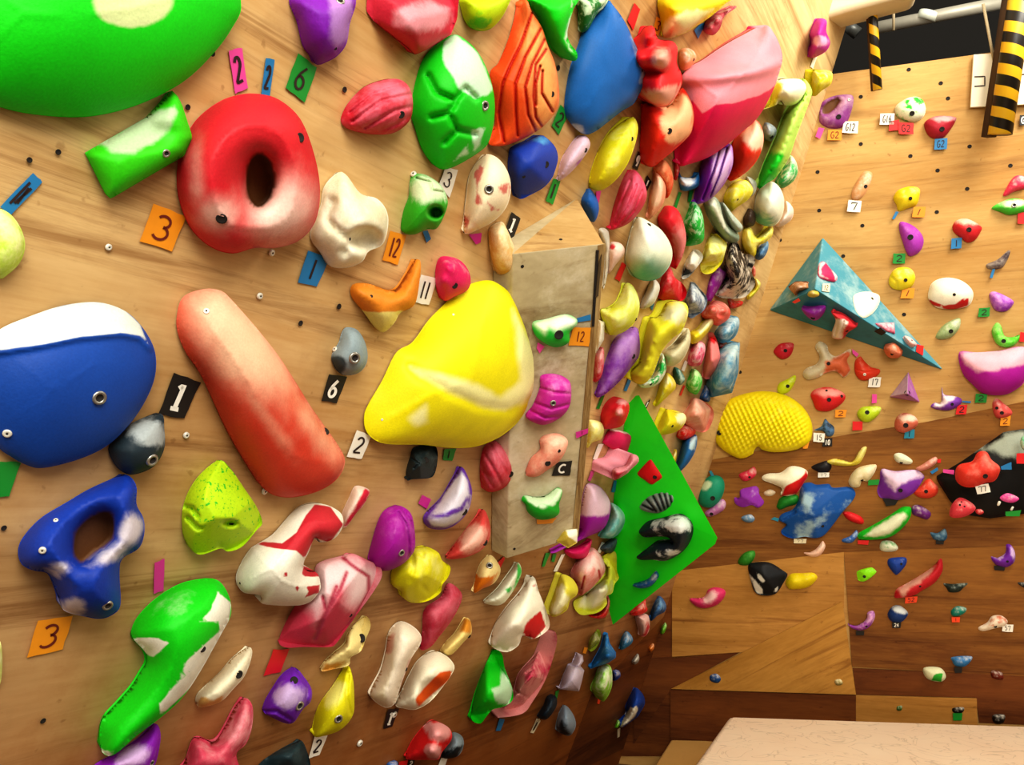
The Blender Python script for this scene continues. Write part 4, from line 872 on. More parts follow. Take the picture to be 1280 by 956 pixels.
t(10, '360,850 390,860 370,930 340,930', 'b'); t(10, '205,790 235,785 200,860 185,850', 'p'); t(10, '395,880 420,885 410,956 385,940', 'y'); t(10, '355,680 375,675 360,740 345,730', 'b'); t(11, '605,125 632,128 608,180 588,168', 'o')
h(33, '720,340 800,365 860,450 865,530 820,640 700,700 600,750 500,800 470,790 640,700 660,560 690,400', '#9a189c', 'large purple hold with a chalk pink top behind the box', c2='#dcbccc', reg=['690,330 800,360 870,450 860,540 740,560 660,545'], soft=6, H=.7, nm='the purple hold behind the box')
h(33, '870,470 950,520 968,580 940,650 890,700 830,705 790,690 830,620 865,550', '#52b0a6', 'teal rounded hold', c2='#b0d8cc')
h(33, '560,780 650,760 740,710 725,790 700,835 640,842 590,825', '#c80c58', 'magenta hold hanging under the box corner', chalk=.1)
h(11, '480,440 580,380 590,420 560,480 500,475', '#22343a', 'dark slate hold beside the green volume', c2='#506068')
t(11, '490,410 515,420 480,485 460,475', 'w'); t(11, '118,485 150,480 110,575 92,575', 'g'); t(11, '165,490 190,490 175,545 155,540', 'g'); t(11, '222,495 247,490 195,605 167,608', 'w')
h(11, '410,450 470,480 510,560 505,620 440,700 380,750 340,760 280,640 320,540', '#dc7c74', 'pink leaf hold with red slits', c2='#ecc8bc', gc='#b01828', grooves=['375,640 355,720', '470,600 480,660', '300,660 320,680'], gw=1.1, gd=.06, nm='the pink leaf hold')
h(11, '580,475 590,600 605,650 575,690 560,750 520,770 525,820 480,870 420,890 340,890 300,810 380,760 500,650 520,580 495,510', '#d6da44', 'lumpy lime and cream hold', c2='#f0f0cc', ell=[(440, 770, 110, 60, -35)], soft=10, facet=.4)
h(11, '530,770 545,820 520,900 470,920 400,900 460,890 510,840', '#d41418', 'red hold peeping out below the lime and cream hold', lift=-.0)
h(11, '225,625 290,650 330,710 325,760 280,800 260,860 200,900 155,905 140,850 170,760 200,670', '#d6cc40', 'twisted yellow and cream hold', c2='#eeeabc', reg=['200,720 230,700 270,790 200,890 150,890'], soft=8, lift=.02)
# ---- on the green triangle volume
h(10, '610,700 650,760 690,825 650,860 610,882 560,850 505,805 560,740', '#d0141a', 'red shield shaped hold on the green volume', plane='green', sharp=False, pw=.3, H=.6, bolts='k630,830,14', chalk=.05, g=1.6)
h(11, '740,170 790,110 880,75 960,85 972,140 930,190 860,220 770,205', '#8a9690', 'zebra ribbed black and grey hold on the green volume', plane='green', gc='#0c1418', grooves=['760,165 830,200', '790,130 850,205', '830,105 880,200', '870,90 905,190', '905,85 930,180', '940,90 955,160'], gw=1.7, gd=.12, chalk=.3, c2='#c0c8c0', g=1.2)
h(11, '745,360 740,330 800,270 900,245 1010,220 1070,250 1100,310 1080,400 1020,480 920,535 830,530 750,530 720,510 770,470 850,410 930,400 960,420 930,380 860,375 780,380', '#14212a', 'black and grey claw shaped hold on the green volume', c2='#c8ccc6', ell=[(940, 300, 100, 50, -10), (960, 480, 40, 20)], soft=12, na=2.4, plane='green', H=1.1, g=1.8, nm='the black claw hold')
h(11, '855,600 868,640 820,700 760,718 710,710 700,690 790,660 830,620', '#1a5898', 'small blue banana hold low on the green volume', plane='green')
t(11, '1030,155 1048,165 1030,220 1000,220', 'b', plane='green')
# ---- on the plywood box
h(28, '900,250 960,235 1060,210 1115,230 1120,260 1085,300 1080,350 1020,375 960,355 910,310', '#1fb034', 'green pocket hold with a pale top on the box', c2='#e2e8cc', reg=['900,255 960,230 1060,205 1120,235 1110,265 1060,280 1020,300 980,275 960,310 940,290'], soft=7, na=.3, sf=.4, plane='box', bolts='k1030,312,24', g=1.8)
t(28, '1120,230 1190,210 1188,240 1125,250', 'b', plane='box'); t(28, '1100,275 1190,278 1180,370 1078,365', 'o', '12', plane='box', inset=(.28, .2)); t(28, '925,350 960,370 935,405 920,380', 'p', plane='box')
h(32, '350,370 430,355 510,380 550,430 545,560 490,640 400,690 330,690 250,640 300,560 345,440', '#bc2494', 'magenta scallop hold on the box', c2='#e090c8', grooves=['345,450 440,480 545,490', '310,550 420,590 540,560', '280,600 380,650 480,640'], gw=1.6, gd=.12, chalk=.25, plane='box', bolts='m432,550,20', g=1.9, nm='the magenta scallop hold')
t(32, '582,745 665,718 665,750 588,785', 'm', '1', plane='box', h=.008)
h(33, '440,15 520,10 580,50 575,110 530,190 450,250 380,295 310,290 310,240 340,170 400,110 395,50', '#e48a74', 'salmon bean hold on the box', c2='#f0bca0', plane='box', bolts='k525,125,12 k450,207,20', g=1.8)
t(33, '510,200 612,190 597,290 478,290', 'k', 'C', plane='box')
h(33, '295,420 360,430 440,420 510,370 545,385 540,430 525,480 525,540 470,575 390,580 320,535 300,480 275,450', '#1ca026', 'green grinning crescent hold on the box', c2='#c2dcb2', reg=['290,420 440,415 510,368 548,385 520,450 470,490 410,480 380,500 320,460'], soft=4, na=.6, ell=[(415, 492, 30, 20), (480, 475, 22, 20)], plane='box', g=1.6)
t(33, '375,580 508,570 480,605 380,612', 'o', plane='box')
h(33, '570,648 650,640 645,735 585,770 508,725 545,670', '#c4b044', 'small cream and yellow block hold at the foot of the box', c2='#eee8cc', reg=['565,645 655,635 650,735 590,700'], soft=3, plane='box', sharp=True, facet=.3, g=1.5)
# ---- left wall, lower half
h(30, '900,15 930,90 965,180 985,250 970,290 900,330 850,310 830,360 770,395 700,370 690,330 710,260 760,180 830,100', '#f0ead4', 'white hold with a red heart shaped patch', c2='#c8141e', reg=['940,195 970,270 910,330 850,310 860,265 890,225', '890,60 920,50 920,85'], soft=3, na=1.3, facet=.15, nm='the white hold with a red patch')
h(30, '700,390 745,400 760,470 800,580 795,640 740,670 700,680 665,720 640,750 595,730 600,650 640,520', '#0cc01a', 'glossy green hold with a pale chalk patch', c2='#b8dcb4', reg=['750,450 805,590 785,660 720,650 695,580 740,560'], soft=5, facet=.3)
h(30, '1000,285 1022,330 1000,430 960,540 900,640 850,700 740,720 720,710 800,600 830,500 900,420 960,340', '#d48c88', 'long pink crystalline hold', c2='#b02c4c', na=2.2, chalk=.35, sf=.3, facet=.35, grooves=['820,590 890,630', '870,500 900,480', '960,380 1000,420'], gw=1.5, gd=.12)
t(30, '735,725 762,728 740,785 715,788', 'b'); t(30, '920,725 940,735 905,798 888,795', 'c', '1'); t(30, '180,680 235,675 200,765 155,778', 'k', 'I')
h(27, '1060,290 1115,240 1180,265 1220,310 1215,360 1170,430 1120,560 1090,650 1040,670 970,620 975,570 1020,480 1045,380', '#eee0c8', 'cream bone shaped hold', c2='#d8a08e', reg=['1050,330 1090,300 1070,400 1040,400', '1120,560 1160,440 1180,430 1140,520'], soft=6, bolts='k1145,480,10', nm='the cream bone hold')
h(30, '240,600 280,510 330,430 400,390 460,405 505,450 505,490 450,570 390,640 320,680 260,675 215,660', '#eee6ca', 'white hold with an orange scoop', c2='#df5a14', reg=['500,485 485,530 400,605 325,672 315,625 370,560 440,495'], soft=3, na=.6, pit=[(400, 590, 70, 60, .25)], nm='the white hold with an orange scoop')
h(30, '300,830 380,740 440,745 490,780 495,830 450,890 430,930 380,930 300,930 265,915', '#d41e22', 'red hold with two pink bobbles', c2='#e09a98', ell=[(435, 790, 55, 50), (405, 890, 40, 40), (380, 760, 25, 30)], soft=6, bumps=[(435, 790, 55, .5), (405, 890, 40, .5)], nm='the red bobble hold')
h(30, '500,795 545,810 557,855 530,910 470,925 440,905 480,850', '#84929a', 'grey shell hold with a black underside', c2='#151c20', reg=['440,890 555,860 520,930 440,930'], soft=5)
t(30, '445,920 475,925 460,975 425,970', 'w'); t(30, '285,930 315,930 300,972 270,972', 'k', '2'); t(30, '235,940 280,930 270,975 230,975', 'r')
h(30, '170,960 185,940 220,935 230,960 215,990 175,990', '#1c5ea8', 'small blue hold cut off by the lower picture edge')
h(29, '200,370 250,370 300,420 315,560 290,620 230,670 150,690 85,635 100,540 130,440 160,390', '#a01496', 'magenta dome hold with stepped rim', c2='#c870b8', chalk=.2, grooves=['230,400 270,460 285,560 280,620', '255,385 295,450 308,540'], gw=1.8, gd=.12, bolts='m245,600,18', nm='the magenta dome hold')
h(29, '370,570 430,600 450,640 490,670 480,720 450,760 440,800 380,840 300,850 250,820 240,790 200,760 195,700 220,660 270,620 310,580', '#d8d218', 'bright yellow lumpy hold', c2='#e8e68c', grooves=['300,620 310,680 290,740', '350,610 370,680 340,760 380,800', '420,640 420,720 400,780'], gw=3, gd=.1, facet=.25, chalk=.25, nm='the yellow lumpy hold')
h(30, '480,50 540,90 545,140 500,230 440,310 390,370 340,380 350,290 360,180 440,120', '#b0263e', 'maroon slab hold partly hidden behind the yellow lumpy hold', c2='#c86070', H=.6)
h(29, '685,612 720,640 740,690 710,750 650,780 605,800 615,720 640,650', '#eed894', 'cheese like cream hold with an orange base', c2='#db7a14', reg=['600,810 612,700 640,720 700,720 730,700 690,770'], soft=4, bolts='m685,665,17', na=1.6)
t(29, '755,620 762,630 735,685 725,650', 'r')
h(29, '825,648 845,690 830,740 790,810 740,860 670,855 660,835 720,780 780,700', '#e6e8cc', 'white crescent hold with green edges', c2='#3cb84c', reg=['825,645 850,690 825,750 800,800 825,700', '760,780 800,770 780,810'], soft=4)
h(29, '655,385 685,450 685,530 640,590 560,625 480,632 475,605 540,520 610,430', '#d84a46', 'salmon leaf shaped hold', c2='#f0b8a4', ell=[(600, 530, 75, 60, -45)], soft=12, bolts='k663,550,16', nm='the salmon leaf hold')
h(29, '545,172 580,230 598,300 580,390 530,450 470,482 400,482 365,460 360,410 440,330 500,230', '#6a36a4', 'lavender crescent hold with a violet edge', c2='#d2ccd6', reg=['545,190 575,240 580,310 540,370 470,400 380,420 450,330 510,240', '372,432 470,425 550,390 590,320 580,390 530,445 470,470 400,468'], soft=5, na=.8, bolts='k560,398,18', nm='the lavender crescent')
t(29, '350,312 395,335 372,382 330,355', 'm')
h(29, '700,40 760,80 800,150 805,220 770,270 700,298 655,280 637,190 650,90', '#c21a32', 'red fluted shell hold under the yellow pear', c2='#d87080', grooves=['690,60 740,150 790,230', '660,110 720,210 750,270', '650,190 700,270'], gw=2, gd=.07, bolts='k790,210,16')
h(29, '310,75 400,65 425,90 425,150 410,210 380,230 300,235 275,240 270,190 290,120', '#1f2c2e', 'black rock hold under the yellow pear', c2='#4a5a5c', facet=.5, bolts='k368,140,16 k410,180,12', grooves=['300,130 350,170', '310,180 350,140'], gw=1.2, gd=.1, chalk=.2)
t(29, '460,85 520,82 500,143 452,140', 'g', '1')
h(26, '400,480 480,430 560,340 620,290 700,275 770,290 825,330 830,390 790,450 720,470 690,450 660,520 640,560 640,600 700,620 720,680 710,720 660,770 580,785 430,775 420,735 340,720 305,680 300,630 330,560 370,500', '#ece8d6', 'white and red hooked jug hold', c2='#bc2834',
  reg=['690,280 770,290 832,380 765,470 690,445 640,550 600,512 520,502 400,480 430,465 530,475 600,420 650,330', '640,575 710,620 722,640 640,640 625,625', '600,680 615,695 605,715 592,700', '650,690 715,680 712,720 640,745 660,715', '540,620 555,615 555,640 535,640'], soft=2.2, na=.8, H=1.0, nm='the white and red jug', bolts='k320,672,6', g=2.4)
h(26, '890,190 940,195 965,220 930,290 900,320 860,380 830,395 825,330 860,250', '#e8cdbc', 'pale stick hold with a crimson flank', c2='#c81c3c', reg=['945,195 970,220 900,330 850,390 835,385 890,300'], soft=4)
h(26, '830,535 880,525 960,560 1015,590 1025,640 980,720 900,830 850,900 800,970 765,990 640,990 540,991 515,945 590,790 690,690 700,580', '#c43c54', 'big pink rock hold with long creases', c2='#e6c8c8', reg=['700,570 830,530 1020,590 1020,650 930,780 850,780 860,690 800,700 700,850 660,780'], soft=16, na=.9, sf=.5, grooves=['800,690 760,800 690,950', '850,620 820,700 700,900', '830,545 900,600 960,640 960,720 860,880', '730,740 745,800'], gw=2.2, gd=.10, gc='#a83c50', facet=.2, bolts='k870,832,10', H=.8, nm='the big pink rock hold')
h(26, '215,60 270,100 340,200 400,290 430,370 400,410 330,490 260,515 220,500 130,530 80,510 40,440 30,370 35,290 70,200 130,120', '#b2d818', 'lime green cratered rock hold', c2='#34b020', na=2.6, chalk=.2, sf=.10, ns=120, bolts='k270,375,18', facet=.3, pit=[(270, 375, 40, 18, .5)], grooves=['40,290 80,300 110,340', '60,350 110,400 130,400', '190,520 220,480'], gw=2.5, gd=.15, nm='the lime cratered hold')
h(23, '590,220 640,215 680,270 680,360 715,430 718,510 690,580 610,630 595,700 600,860 560,910 500,930 430,920 320,890 290,820 260,740 230,700 170,690 110,660 90,600 110,530 200,430 330,350 450,280', '#12389c', 'three lobed blue hold with an oval hole', c2='#c4bcc4', ell=[(655, 480, 45, 75, 20), (530, 620, 110, 32, -30), (300, 680, 60, 30), (365, 870, 55, 45)], soft=14, na=1.0,
  hole='372,560 390,490 450,430 530,400 560,440 558,510 530,550 460,600 410,640 378,610', bolts='m535,862,26 s212,588,18 s278,440,12', H=.9, nm='the blue hold with the oval hole')
t(24, '190,235 365,215 310,380 135,425', 'o', '3')
h(24, '1060,28 1110,60 1145,130 1150,210 1110,290 1060,380 980,520 900,630 800,720 680,810 590,890 540,912 505,885 495,810 510,730 580,650 650,570 700,490 730,440 720,390 665,330 655,280 690,210 770,130 870,65 960,35', '#14c816', 'long green hold splashed with white', c2='#ebead8',
  reg=['1085,90 1152,150 1140,240 1080,380 960,560 800,712 790,655 870,560 960,480 900,520 930,440 1010,370 1095,290 1090,240 1000,240 1050,190', '655,325 780,325 840,350 760,420 730,400', '500,870 540,890 590,885 540,915 505,890'], haze=[(900, 130, 170, 90, -25, .5), (860, 520, 60, 120, 30, .4)], soft=2.5, na=.9, bolts='k1010,380,16', H=.8, nm='the long green and white hold')
h(24, '1240,368 1255,410 1220,510 1160,580 1100,640 1000,670 975,640 990,590 1090,500 1160,420', '#efe6c6', 'cream log hold with a black bolt hole', c2='#d8a860', reg=['975,650 1000,610 1060,640 1120,600 1100,650 1000,680'], soft=5, bolts='k1190,505,20', na=1.6)
h(24, '770,750 800,800 790,890 770,960 740,1000 480,1000 470,955 560,905 680,830', '#861aac', 'purple hold cut off under the long green hold', c2='#c8a4d4', ell=[(660, 920, 80, 50, -20)], soft=12, bolts='m755,945,14')
t(23, '770,650 820,630 815,790 765,805', 'm')
h(27, '340,620 380,660 380,760 350,850 300,900 300,1000 40,1000 50,920 80,830 120,820 190,840 250,750 290,670', '#c8405a', 'pink starfish shaped hold', c2='#e29ca0', chalk=.42, nm='the pink starfish hold')
t(27, '485,382 565,378 520,492 437,513', 'r')
h(27, '590,470 640,520 675,580 670,640 630,680 590,740 550,750 480,720 435,690 440,640 480,570 530,500', '#7226b2', 'purple hold with a pale worn belly', c2='#c0a6d2', ell=[(560, 620, 70, 60)], soft=14, grooves=['600,480 660,570 650,650', '440,690 500,690 570,730'], gw=2, gd=.12, bolts='m613,660,24 k588,535,20', nm='the purple hold with a worn belly')
h(27, '850,460 880,520 888,620 880,710 820,780 740,810 690,815 683,760 710,660 780,560', '#d8d212', 'yellow leaf shaped hold with a bolt', c2='#ece87c', ell=[(790, 600, 40, 70, 30)], soft=10, grooves=['860,500 850,600 870,700'], gw=2, gd=.1, bolts='m808,725,22', nm='the yellow leaf hold')
h(27, '940,215 970,260 945,330 920,390 870,420 860,460 780,480 725,490 730,450 780,400 840,350 860,290', '#ecd992', 'cream rock hold with an ochre end', c2='#c88a34', reg=['725,495 735,450 790,450 850,440 790,485'], soft=6, facet=.4, bolts='k923,325,22')
t(27, '690,815 755,810 715,905 660,925', 'w', '2')
h(27, '590,845 625,835 650,880 670,956 660,1000 420,1000 415,950 500,890', '#20343a', 'dark green rock hold cut off by the lower picture edge', c2='#3c5456', facet=.4, chalk=.2)
t(23, '0,145 105,150 45,322 -20,322', 'g')
h(24, '0,340 12,420 5,540 -20,560 -30,400', '#dfe08a', 'pale yellow sliver at the picture edge')
h(30, '560,225 590,240 595,300 560,340 490,410 440,395 460,350 510,300', '#ecd484', 'small cream hold with ochre tip', c2='#d08a28', reg=['555,220 600,240 590,300 540,290'], soft=5, bolts='k583,315,10')
# ---- left wall, low by the corner
h(12, '430,240 470,260 475,300 455,330 480,360 465,430 445,500 310,485 340,390 370,320 400,310', '#cdbfd0', 'lavender bottle shaped hold', sharp=True, pw=.35, grooves=['370,320 480,350'], gw=1, gd=.12, chalk=.15)
h(12, '580,90 590,140 560,210 520,235 510,180 540,120', '#8c9a2a', 'small olive crystal hold', facet=.4)
h(12, '635,110 650,180 690,240 690,275 640,310 520,350 525,320 590,200 610,120', '#1c6aa8', 'blue triangular hold with a round boss', bumps=[(645, 265, 40, .5)], c2='#7cb0c8', sharp=True, chalk=.25, nm='the low blue triangular hold')
h(12, '760,100 800,140 795,180 740,220 715,215 725,150', '#1f76a6', 'small teal leaf hold')
t(12, '480,205 505,210 490,250 470,245', 'o')
h(12, '580,330 640,320 665,370 660,480 610,565 570,540 525,480 550,400', '#8ac832', 'lime hold veined with white', c2='#e4ecc8', na=2, chalk=.45)
h(12, '670,360 710,360 720,400 680,430 668,400', '#173a88', 'tiny navy knob hold')
h(12, '235,530 290,530 295,600 230,685 170,665 210,590', '#12212c', 'black bean hold near the wall foot', c2='#3c4c58', chalk=.2)
t(12, '160,690 190,675 165,740 122,775', 'c')
h(12, '345,590 400,640 425,720 390,790 340,785 295,750 305,660', '#8694a0', 'grey shell hold with a black base', c2='#161e22', reg=['295,740 330,690 360,740 390,790 330,795'], soft=8)
h(12, '820,475 870,520 882,580 850,640 830,670 730,740 720,700 760,640 755,600 780,530', '#153c88', 'navy hold dripping into a cream tip', c2='#ece2c8', reg=['830,595 835,625 815,670 725,740 712,700 790,605 805,610'], soft=3, na=.6)
t(12, '720,740 715,800 700,808 700,750', 'c'); t(12, '570,550 590,550 580,585 565,580', 'y'); t(12, '290,500 315,490 300,545 285,540', 'g')
h(12, '700,690 722,705 710,735 685,740', '#74c41c', 'tiny lime chip hold')
for p, cc, dd in (('1015,35 1032,65 1010,115 985,115 990,75', '#6cc41c', 'tiny lime foothold above a tiny orange foothold'), ('935,180 945,205 925,235 905,215', '#e08024', 'tiny orange foothold'), ('975,450 998,480 985,525 955,515', '#c82432', 'tiny red foothold'),
                  ('945,665 960,700 935,745 918,715', '#70c020', 'tiny lime foothold low in the corner'), ('890,810 912,840 895,885 870,860', '#1a4aa0', 'tiny blue foothold low in the corner'), ('835,250 845,290 820,320 795,300', '#98948a', 'tiny grey foothold'), ('790,910 805,925 800,970 780,970', '#a08458', 'tiny tan foothold')):
    h(12, p, cc, dd, plane='L' if p[0] != '9' and p[:2] != '10' else 'L')
h(11, '770,790 785,830 790,870 720,900 680,880', '#d8201c', 'red hold under the point of the green volume')
h(12, '820,-10 900,-10 915,70 890,130 850,130 840,80', '#e4bcb4', 'pale hold with a red rim under the green volume', c2='#c02838', reg=['900,40 920,70 890,135 850,135 880,110'], soft=4)
h(11, '870,770 915,820 910,870 860,900 815,935 820,860', '#1c5490', 'blue hold under the green volume', c2='#84b0cc', chalk=.35)
h(17, '50,370 80,355 110,430 165,560 150,575 40,400', '#eaddca', 'thin cream strip hold behind the green volume', plane='B', H=.6); h(17, '95,410 125,405 145,470 120,480', '#dc3060', 'tiny pink knob beside the green volume', plane='B', lift=.05)
# ---- back wall
h(4, '110,660 120,590 180,550 270,537 305,555 290,640 250,720 170,730 115,700', '#8a3c88', 'purple shell hold with a hollow upper side', c2='#c8a0b8', chalk=.4, hole='132,640 140,605 180,572 222,566 205,605 165,640', H=.6, bolts='k220,665,14 s278,568,8', nm='the purple hollow shell')
t(4, '105,725 140,730 115,790 88,778', 'p'); t(4, '160,738 240,738 238,798 155,798', 'o', 'G2'); t(4, '250,690 333,690 328,760 237,755', 'w', 'G12', h=.004)
h(4, '560,590 620,555 680,555 715,600 705,660 650,695 590,685 550,660 540,620', '#e4e4c6', 'white and green ball hold', c2='#26b030', na=2.2, chalk=.42, sf=.15, ns=24, bolts='k638,645,14', nm='the white and green ball')
t(4, '458,645 540,645 535,708 452,710', 'w', 'G16'); t(4, '510,690 565,680 562,740 505,745', 'r'); t(4, '560,695 648,700 645,765 562,762', 'r', 'G2', h=.004)
h(4, '715,690 780,660 880,665 885,690 840,760 800,790 740,780 710,730', '#a01e30', 'dark red wedge hold', c2='#c09494', ell=[(810, 675, 60, 18)], soft=5, bolts='k808,735,14'); t(4, '768,790 840,785 835,848 763,852', 'b', 'G2')
t(4, '1252,655 1290,655 1290,715 1250,712', 'k', 'G')
h(13, '750,75 800,90 780,170 740,240 690,268 660,250 670,190 710,120', '#cc9664', 'thin tan flake hold', bolts='k755,175,12', H=.6); t(13, '640,265 728,270 718,348 630,342', 'w', '7')
h(13, '990,190 1050,175 1112,190 1110,250 1090,300 1040,320 975,340 960,300 938,255 960,210', '#dac01c', 'yellow jug hold with a square outline', bolts='k1052,255,12', chalk=.2, nm='the square yellow jug'); t(13, '955,340 975,345 945,395 930,390', 'b'); t(13, '1075,310 1155,310 1145,382 1062,378', 'o', '/')
h(13, '985,410 1050,425 1110,470 1140,530 1120,600 1060,638 1030,620 1000,540 978,460', '#a238a8', 'purple half shell hold', c2='#c888c8', bolts='k1052,512,18', chalk=.2, nm='the purple half shell'); t(13, '940,620 1020,620 1015,688 935,688', 'g', '2')
h(13, '940,730 1000,710 1060,725 1085,780 1060,840 1000,865 930,850 908,800', '#dac422', 'round yellow two lobed hold', bolts='k1020,797,12', grooves=['920,770 960,810 960,850'], gw=1.5, gd=.12, chalk=.25, nm='the round yellow hold'); t(13, '1000,850 1080,850 1072,918 985,918', 'o', '/')
h(14, '640,880 670,810 760,780 860,800 930,860 935,920 900,970 800,990 700,980 645,930', '#f0e8d0', 'white egg hold with red flames on its underside', c2='#c41c1c', reg=['640,925 740,965 820,955 880,910 870,935 910,905 905,965 800,1000 660,960'], soft=2, na=.8, bolts='k812,893,10', nm='the white egg with red flames')
h(14, '800,440 830,400 900,390 990,440 985,480 950,530 900,548 860,520 810,480', '#c0242a', 'red jug hold with a chalky top', c2='#e4b8a0', ell=[(900, 400, 90, 28)], soft=8, bolts='k910,462,16'); t(14, '793,520 863,515 860,585 790,590', 'b', '1')
h(14, '1140,220 1210,110 1290,115 1290,180 1210,210 1150,240', '#e03c5c', 'coral pink horn hold at the picture edge', chalk=.3)
h(14, '1060,320 1130,275 1210,255 1290,275 1290,340 1180,365 1120,345', '#4cbc38', 'green leaf hold with a pale top at the picture edge', c2='#d4e2b8', ell=[(1200, 290, 90, 25)], soft=5, bolts='m1210,300,16'); t(14, '1235,350 1290,345 1290,425 1232,422', 'r')
h(14, '1030,690 1100,660 1170,600 1182,620 1150,690 1120,718 1050,725 1025,710', '#8e8278', 'slim grey finger hold', c2='#443840', na=1.8); t(14, '1065,725 1085,722 1065,785 1048,780', 'b')
h(14, '1045,890 1090,875 1200,930 1195,970 1150,1005 1090,1000 1060,960', '#9030b0', 'purple claw hold with pale streak', c2='#cc90c8'); t(16, '975,28 1050,22 1045,82 970,88', 'g', '2')
h(16, '850,95 845,160 790,220 720,235 688,215 730,150 790,110', '#98ae78', 'sage green leaf hold', bolts='k790,180,14', chalk=.35)
h(16, '1060,180 1090,125 1120,140 1145,210 1200,220 1250,205 1220,265 1150,288 1090,260', '#48cc1c', 'lime croissant hold', c2='#a8e87c', bolts='k1140,245,14', nm='the lime croissant'); t(16, '1250,185 1290,190 1290,252 1245,248', 'r')
h(16, '840,340 860,312 960,320 1100,310 1290,290 1290,490 1200,580 1110,605 1000,590 930,530 880,480 850,410', '#ae1a98', 'large magenta hold with a chalky pink top', c2='#e6aebc', reg=['845,315 1290,280 1290,400 1200,420 1100,440 960,455 880,400'], soft=7, na=1.0, H=.9, nm='the large magenta hold'); t(16, '955,595 1030,598 1025,655 948,655', 'g', '2')
h(16, '1065,660 1090,625 1130,650 1195,710 1180,745 1110,760 1075,730', '#d6524e', 'coral boot shaped hold', bolts='k1128,722,12 k1095,690,10', chalk=.3); t(16, '1120,755 1188,740 1180,808 1115,808', 'o', '2')
h(16, '730,550 745,600 810,610 860,630 850,670 780,705 700,700 655,680 680,655 725,650', '#7c3ca4', 'purple horned hold with a white saddle', c2='#e4d6d8', reg=['735,560 750,605 820,610 800,640 720,690 670,680 690,655 730,640'], soft=5, bolts='k798,665,10')
t(16, '865,642 925,645 920,658 865,652', 'b'); t(16, '835,670 900,668 890,733 820,733', 'r', '2')
h(16, '430,750 480,722 550,745 572,790 540,830 480,855 430,840 415,800', '#c4664e', 'round terracotta hold with a pale cap', c2='#ecc4ac', ell=[(500, 755, 60, 28)], soft=6, bolts='k490,805,16'); t(16, '485,830 550,832 545,892 478,892', 't', '1')
h(15, '145,360 190,315 270,312 275,350 250,400 200,420 155,390', '#b81f30', 'small dark red wedge hold', bolts='k222,362,12', chalk=.15)
h(15, '285,525 290,560 250,630 200,650 168,630 180,580 240,550', '#c2d21a', 'small lime teardrop hold', bolts='k237,598,12', chalk=.2)
h(15, '420,340 450,300 500,330 510,370 560,400 650,350 655,380 630,430 655,490 610,540 560,500 490,510 440,540 370,555 338,520 360,480 430,450 450,400', '#d4c6a4', 'bone coloured antler hold with an orange flank', c2='#d46c44', reg=['490,430 560,410 650,360 640,430 660,490 610,545 560,500 480,510'], soft=6, bolts='k508,448,12', nm='the antler hold')
h(15, '685,430 720,400 745,430 790,470 850,490 830,530 760,560 710,550 682,500', '#d43c20', 'orange red flower hold', c2='#e89070', bolts='s748,520,10', grooves=['695,490 750,505 840,500'], gw=1, gd=.12, chalk=.25); t(15, '665,350 710,385 695,405 668,380', 'p'); t(15, '780,535 858,540 850,605 770,605', 'w', '17')
h(15, '390,650 430,615 520,605 610,645 615,690 560,740 500,765 430,755 405,700', '#d0262a', 'red pocketed hold with a pale top', c2='#e69488', ell=[(500, 640, 90, 28)], soft=6, bolts='k512,688,14 k495,628,8 k595,665,10', nm='the red pocketed hold'); t(15, '555,755 630,755 620,805 550,805', 'o', '2')
h(15, '700,770 740,735 850,735 845,780 790,830 740,835 705,805', '#b6ce24', 'lime oval hold', bolts='k765,772,14', chalk=.2); t(15, '798,650 830,652 828,710 795,712', 'p'); t(15, '668,832 735,832 732,890 668,892', 'r')
h(15, '485,815 510,840 545,870 540,920 500,930 470,895 412,890 460,865', '#54789c', 'blue grey winged hold', c2='#20303e', na=2); t(17, '940,110 1015,115 1010,175 938,170', 'w', '15', h=.004); t(17, '1005,150 1065,145 1063,200 998,202', 'k', '10')
h('px', '889,535 893,515 910,500 935,491 960,489 985,495 1005,510 1015,530 1013,550 1000,560 985,564 966,565 953,562 948,558 943,562 940,568 925,573 905,563 893,550', '#e6d40e', 'large yellow bean hold covered in dimples', chalk=.05, dimple=(7.6, .09), g=1.25, bolts='k899,541,3', H=.7, nm='the yellow dimpled bean'); t(17, '880,150 915,160 900,215 868,215', 'o')
h(17, '445,385 500,360 545,335 562,375 540,410 490,432 460,420', '#d43450', 'small crimson pebble hold', bolts='k515,405,8')
h(17, '600,400 640,380 720,375 780,335 840,335 895,360 900,400 870,450 830,510 770,530 720,520 730,480 670,450 605,425', '#eee6ca', 'white boot shaped hold with a red heel', c2='#c81a1a', reg=['890,360 905,400 830,518 730,530 750,465 800,440 840,420 880,390'], soft=2.5, na=.9, nm='the white boot hold')
h(17, '245,400 310,395 345,430 345,500 310,570 250,608 190,590 168,530 185,470', '#188868', 'teal green ball hold', c2='#bcd0aa', ell=[(225, 460, 42, 30, -30)], soft=4, bolts='k270,545,16', nm='the teal green ball'); t(17, '245,365 262,362 280,395 262,402', 't')
h(17, '330,550 358,575 345,620 290,655 240,668 218,640 270,600', '#b472a8', 'mauve oval hold', bolts='k262,650,12')
h(17, '455,490 520,470 575,465 580,520 612,572 572,608 530,590 470,605 420,580 415,540 450,540', '#8c30a4', 'purple cluster of rock knobs', facet=.6, bumps=[(440, 565, 25, .3), (520, 500, 35, .4), (570, 590, 30, .3)], chalk=.15, nm='the purple rock cluster')
h(17, '460,670 520,650 550,680 530,705 480,700', '#6484a0', 'tiny blue grey hold'); h(17, '700,580 720,540 790,520 840,530 830,580 770,600 720,620 695,605', '#1c7822', 'dark green hold tucked under the white boot', c2='#40a040', chalk=.2); h(17, '610,505 650,485 690,505 660,530 620,525', '#dcc8a8', 'small cream pebble hold')
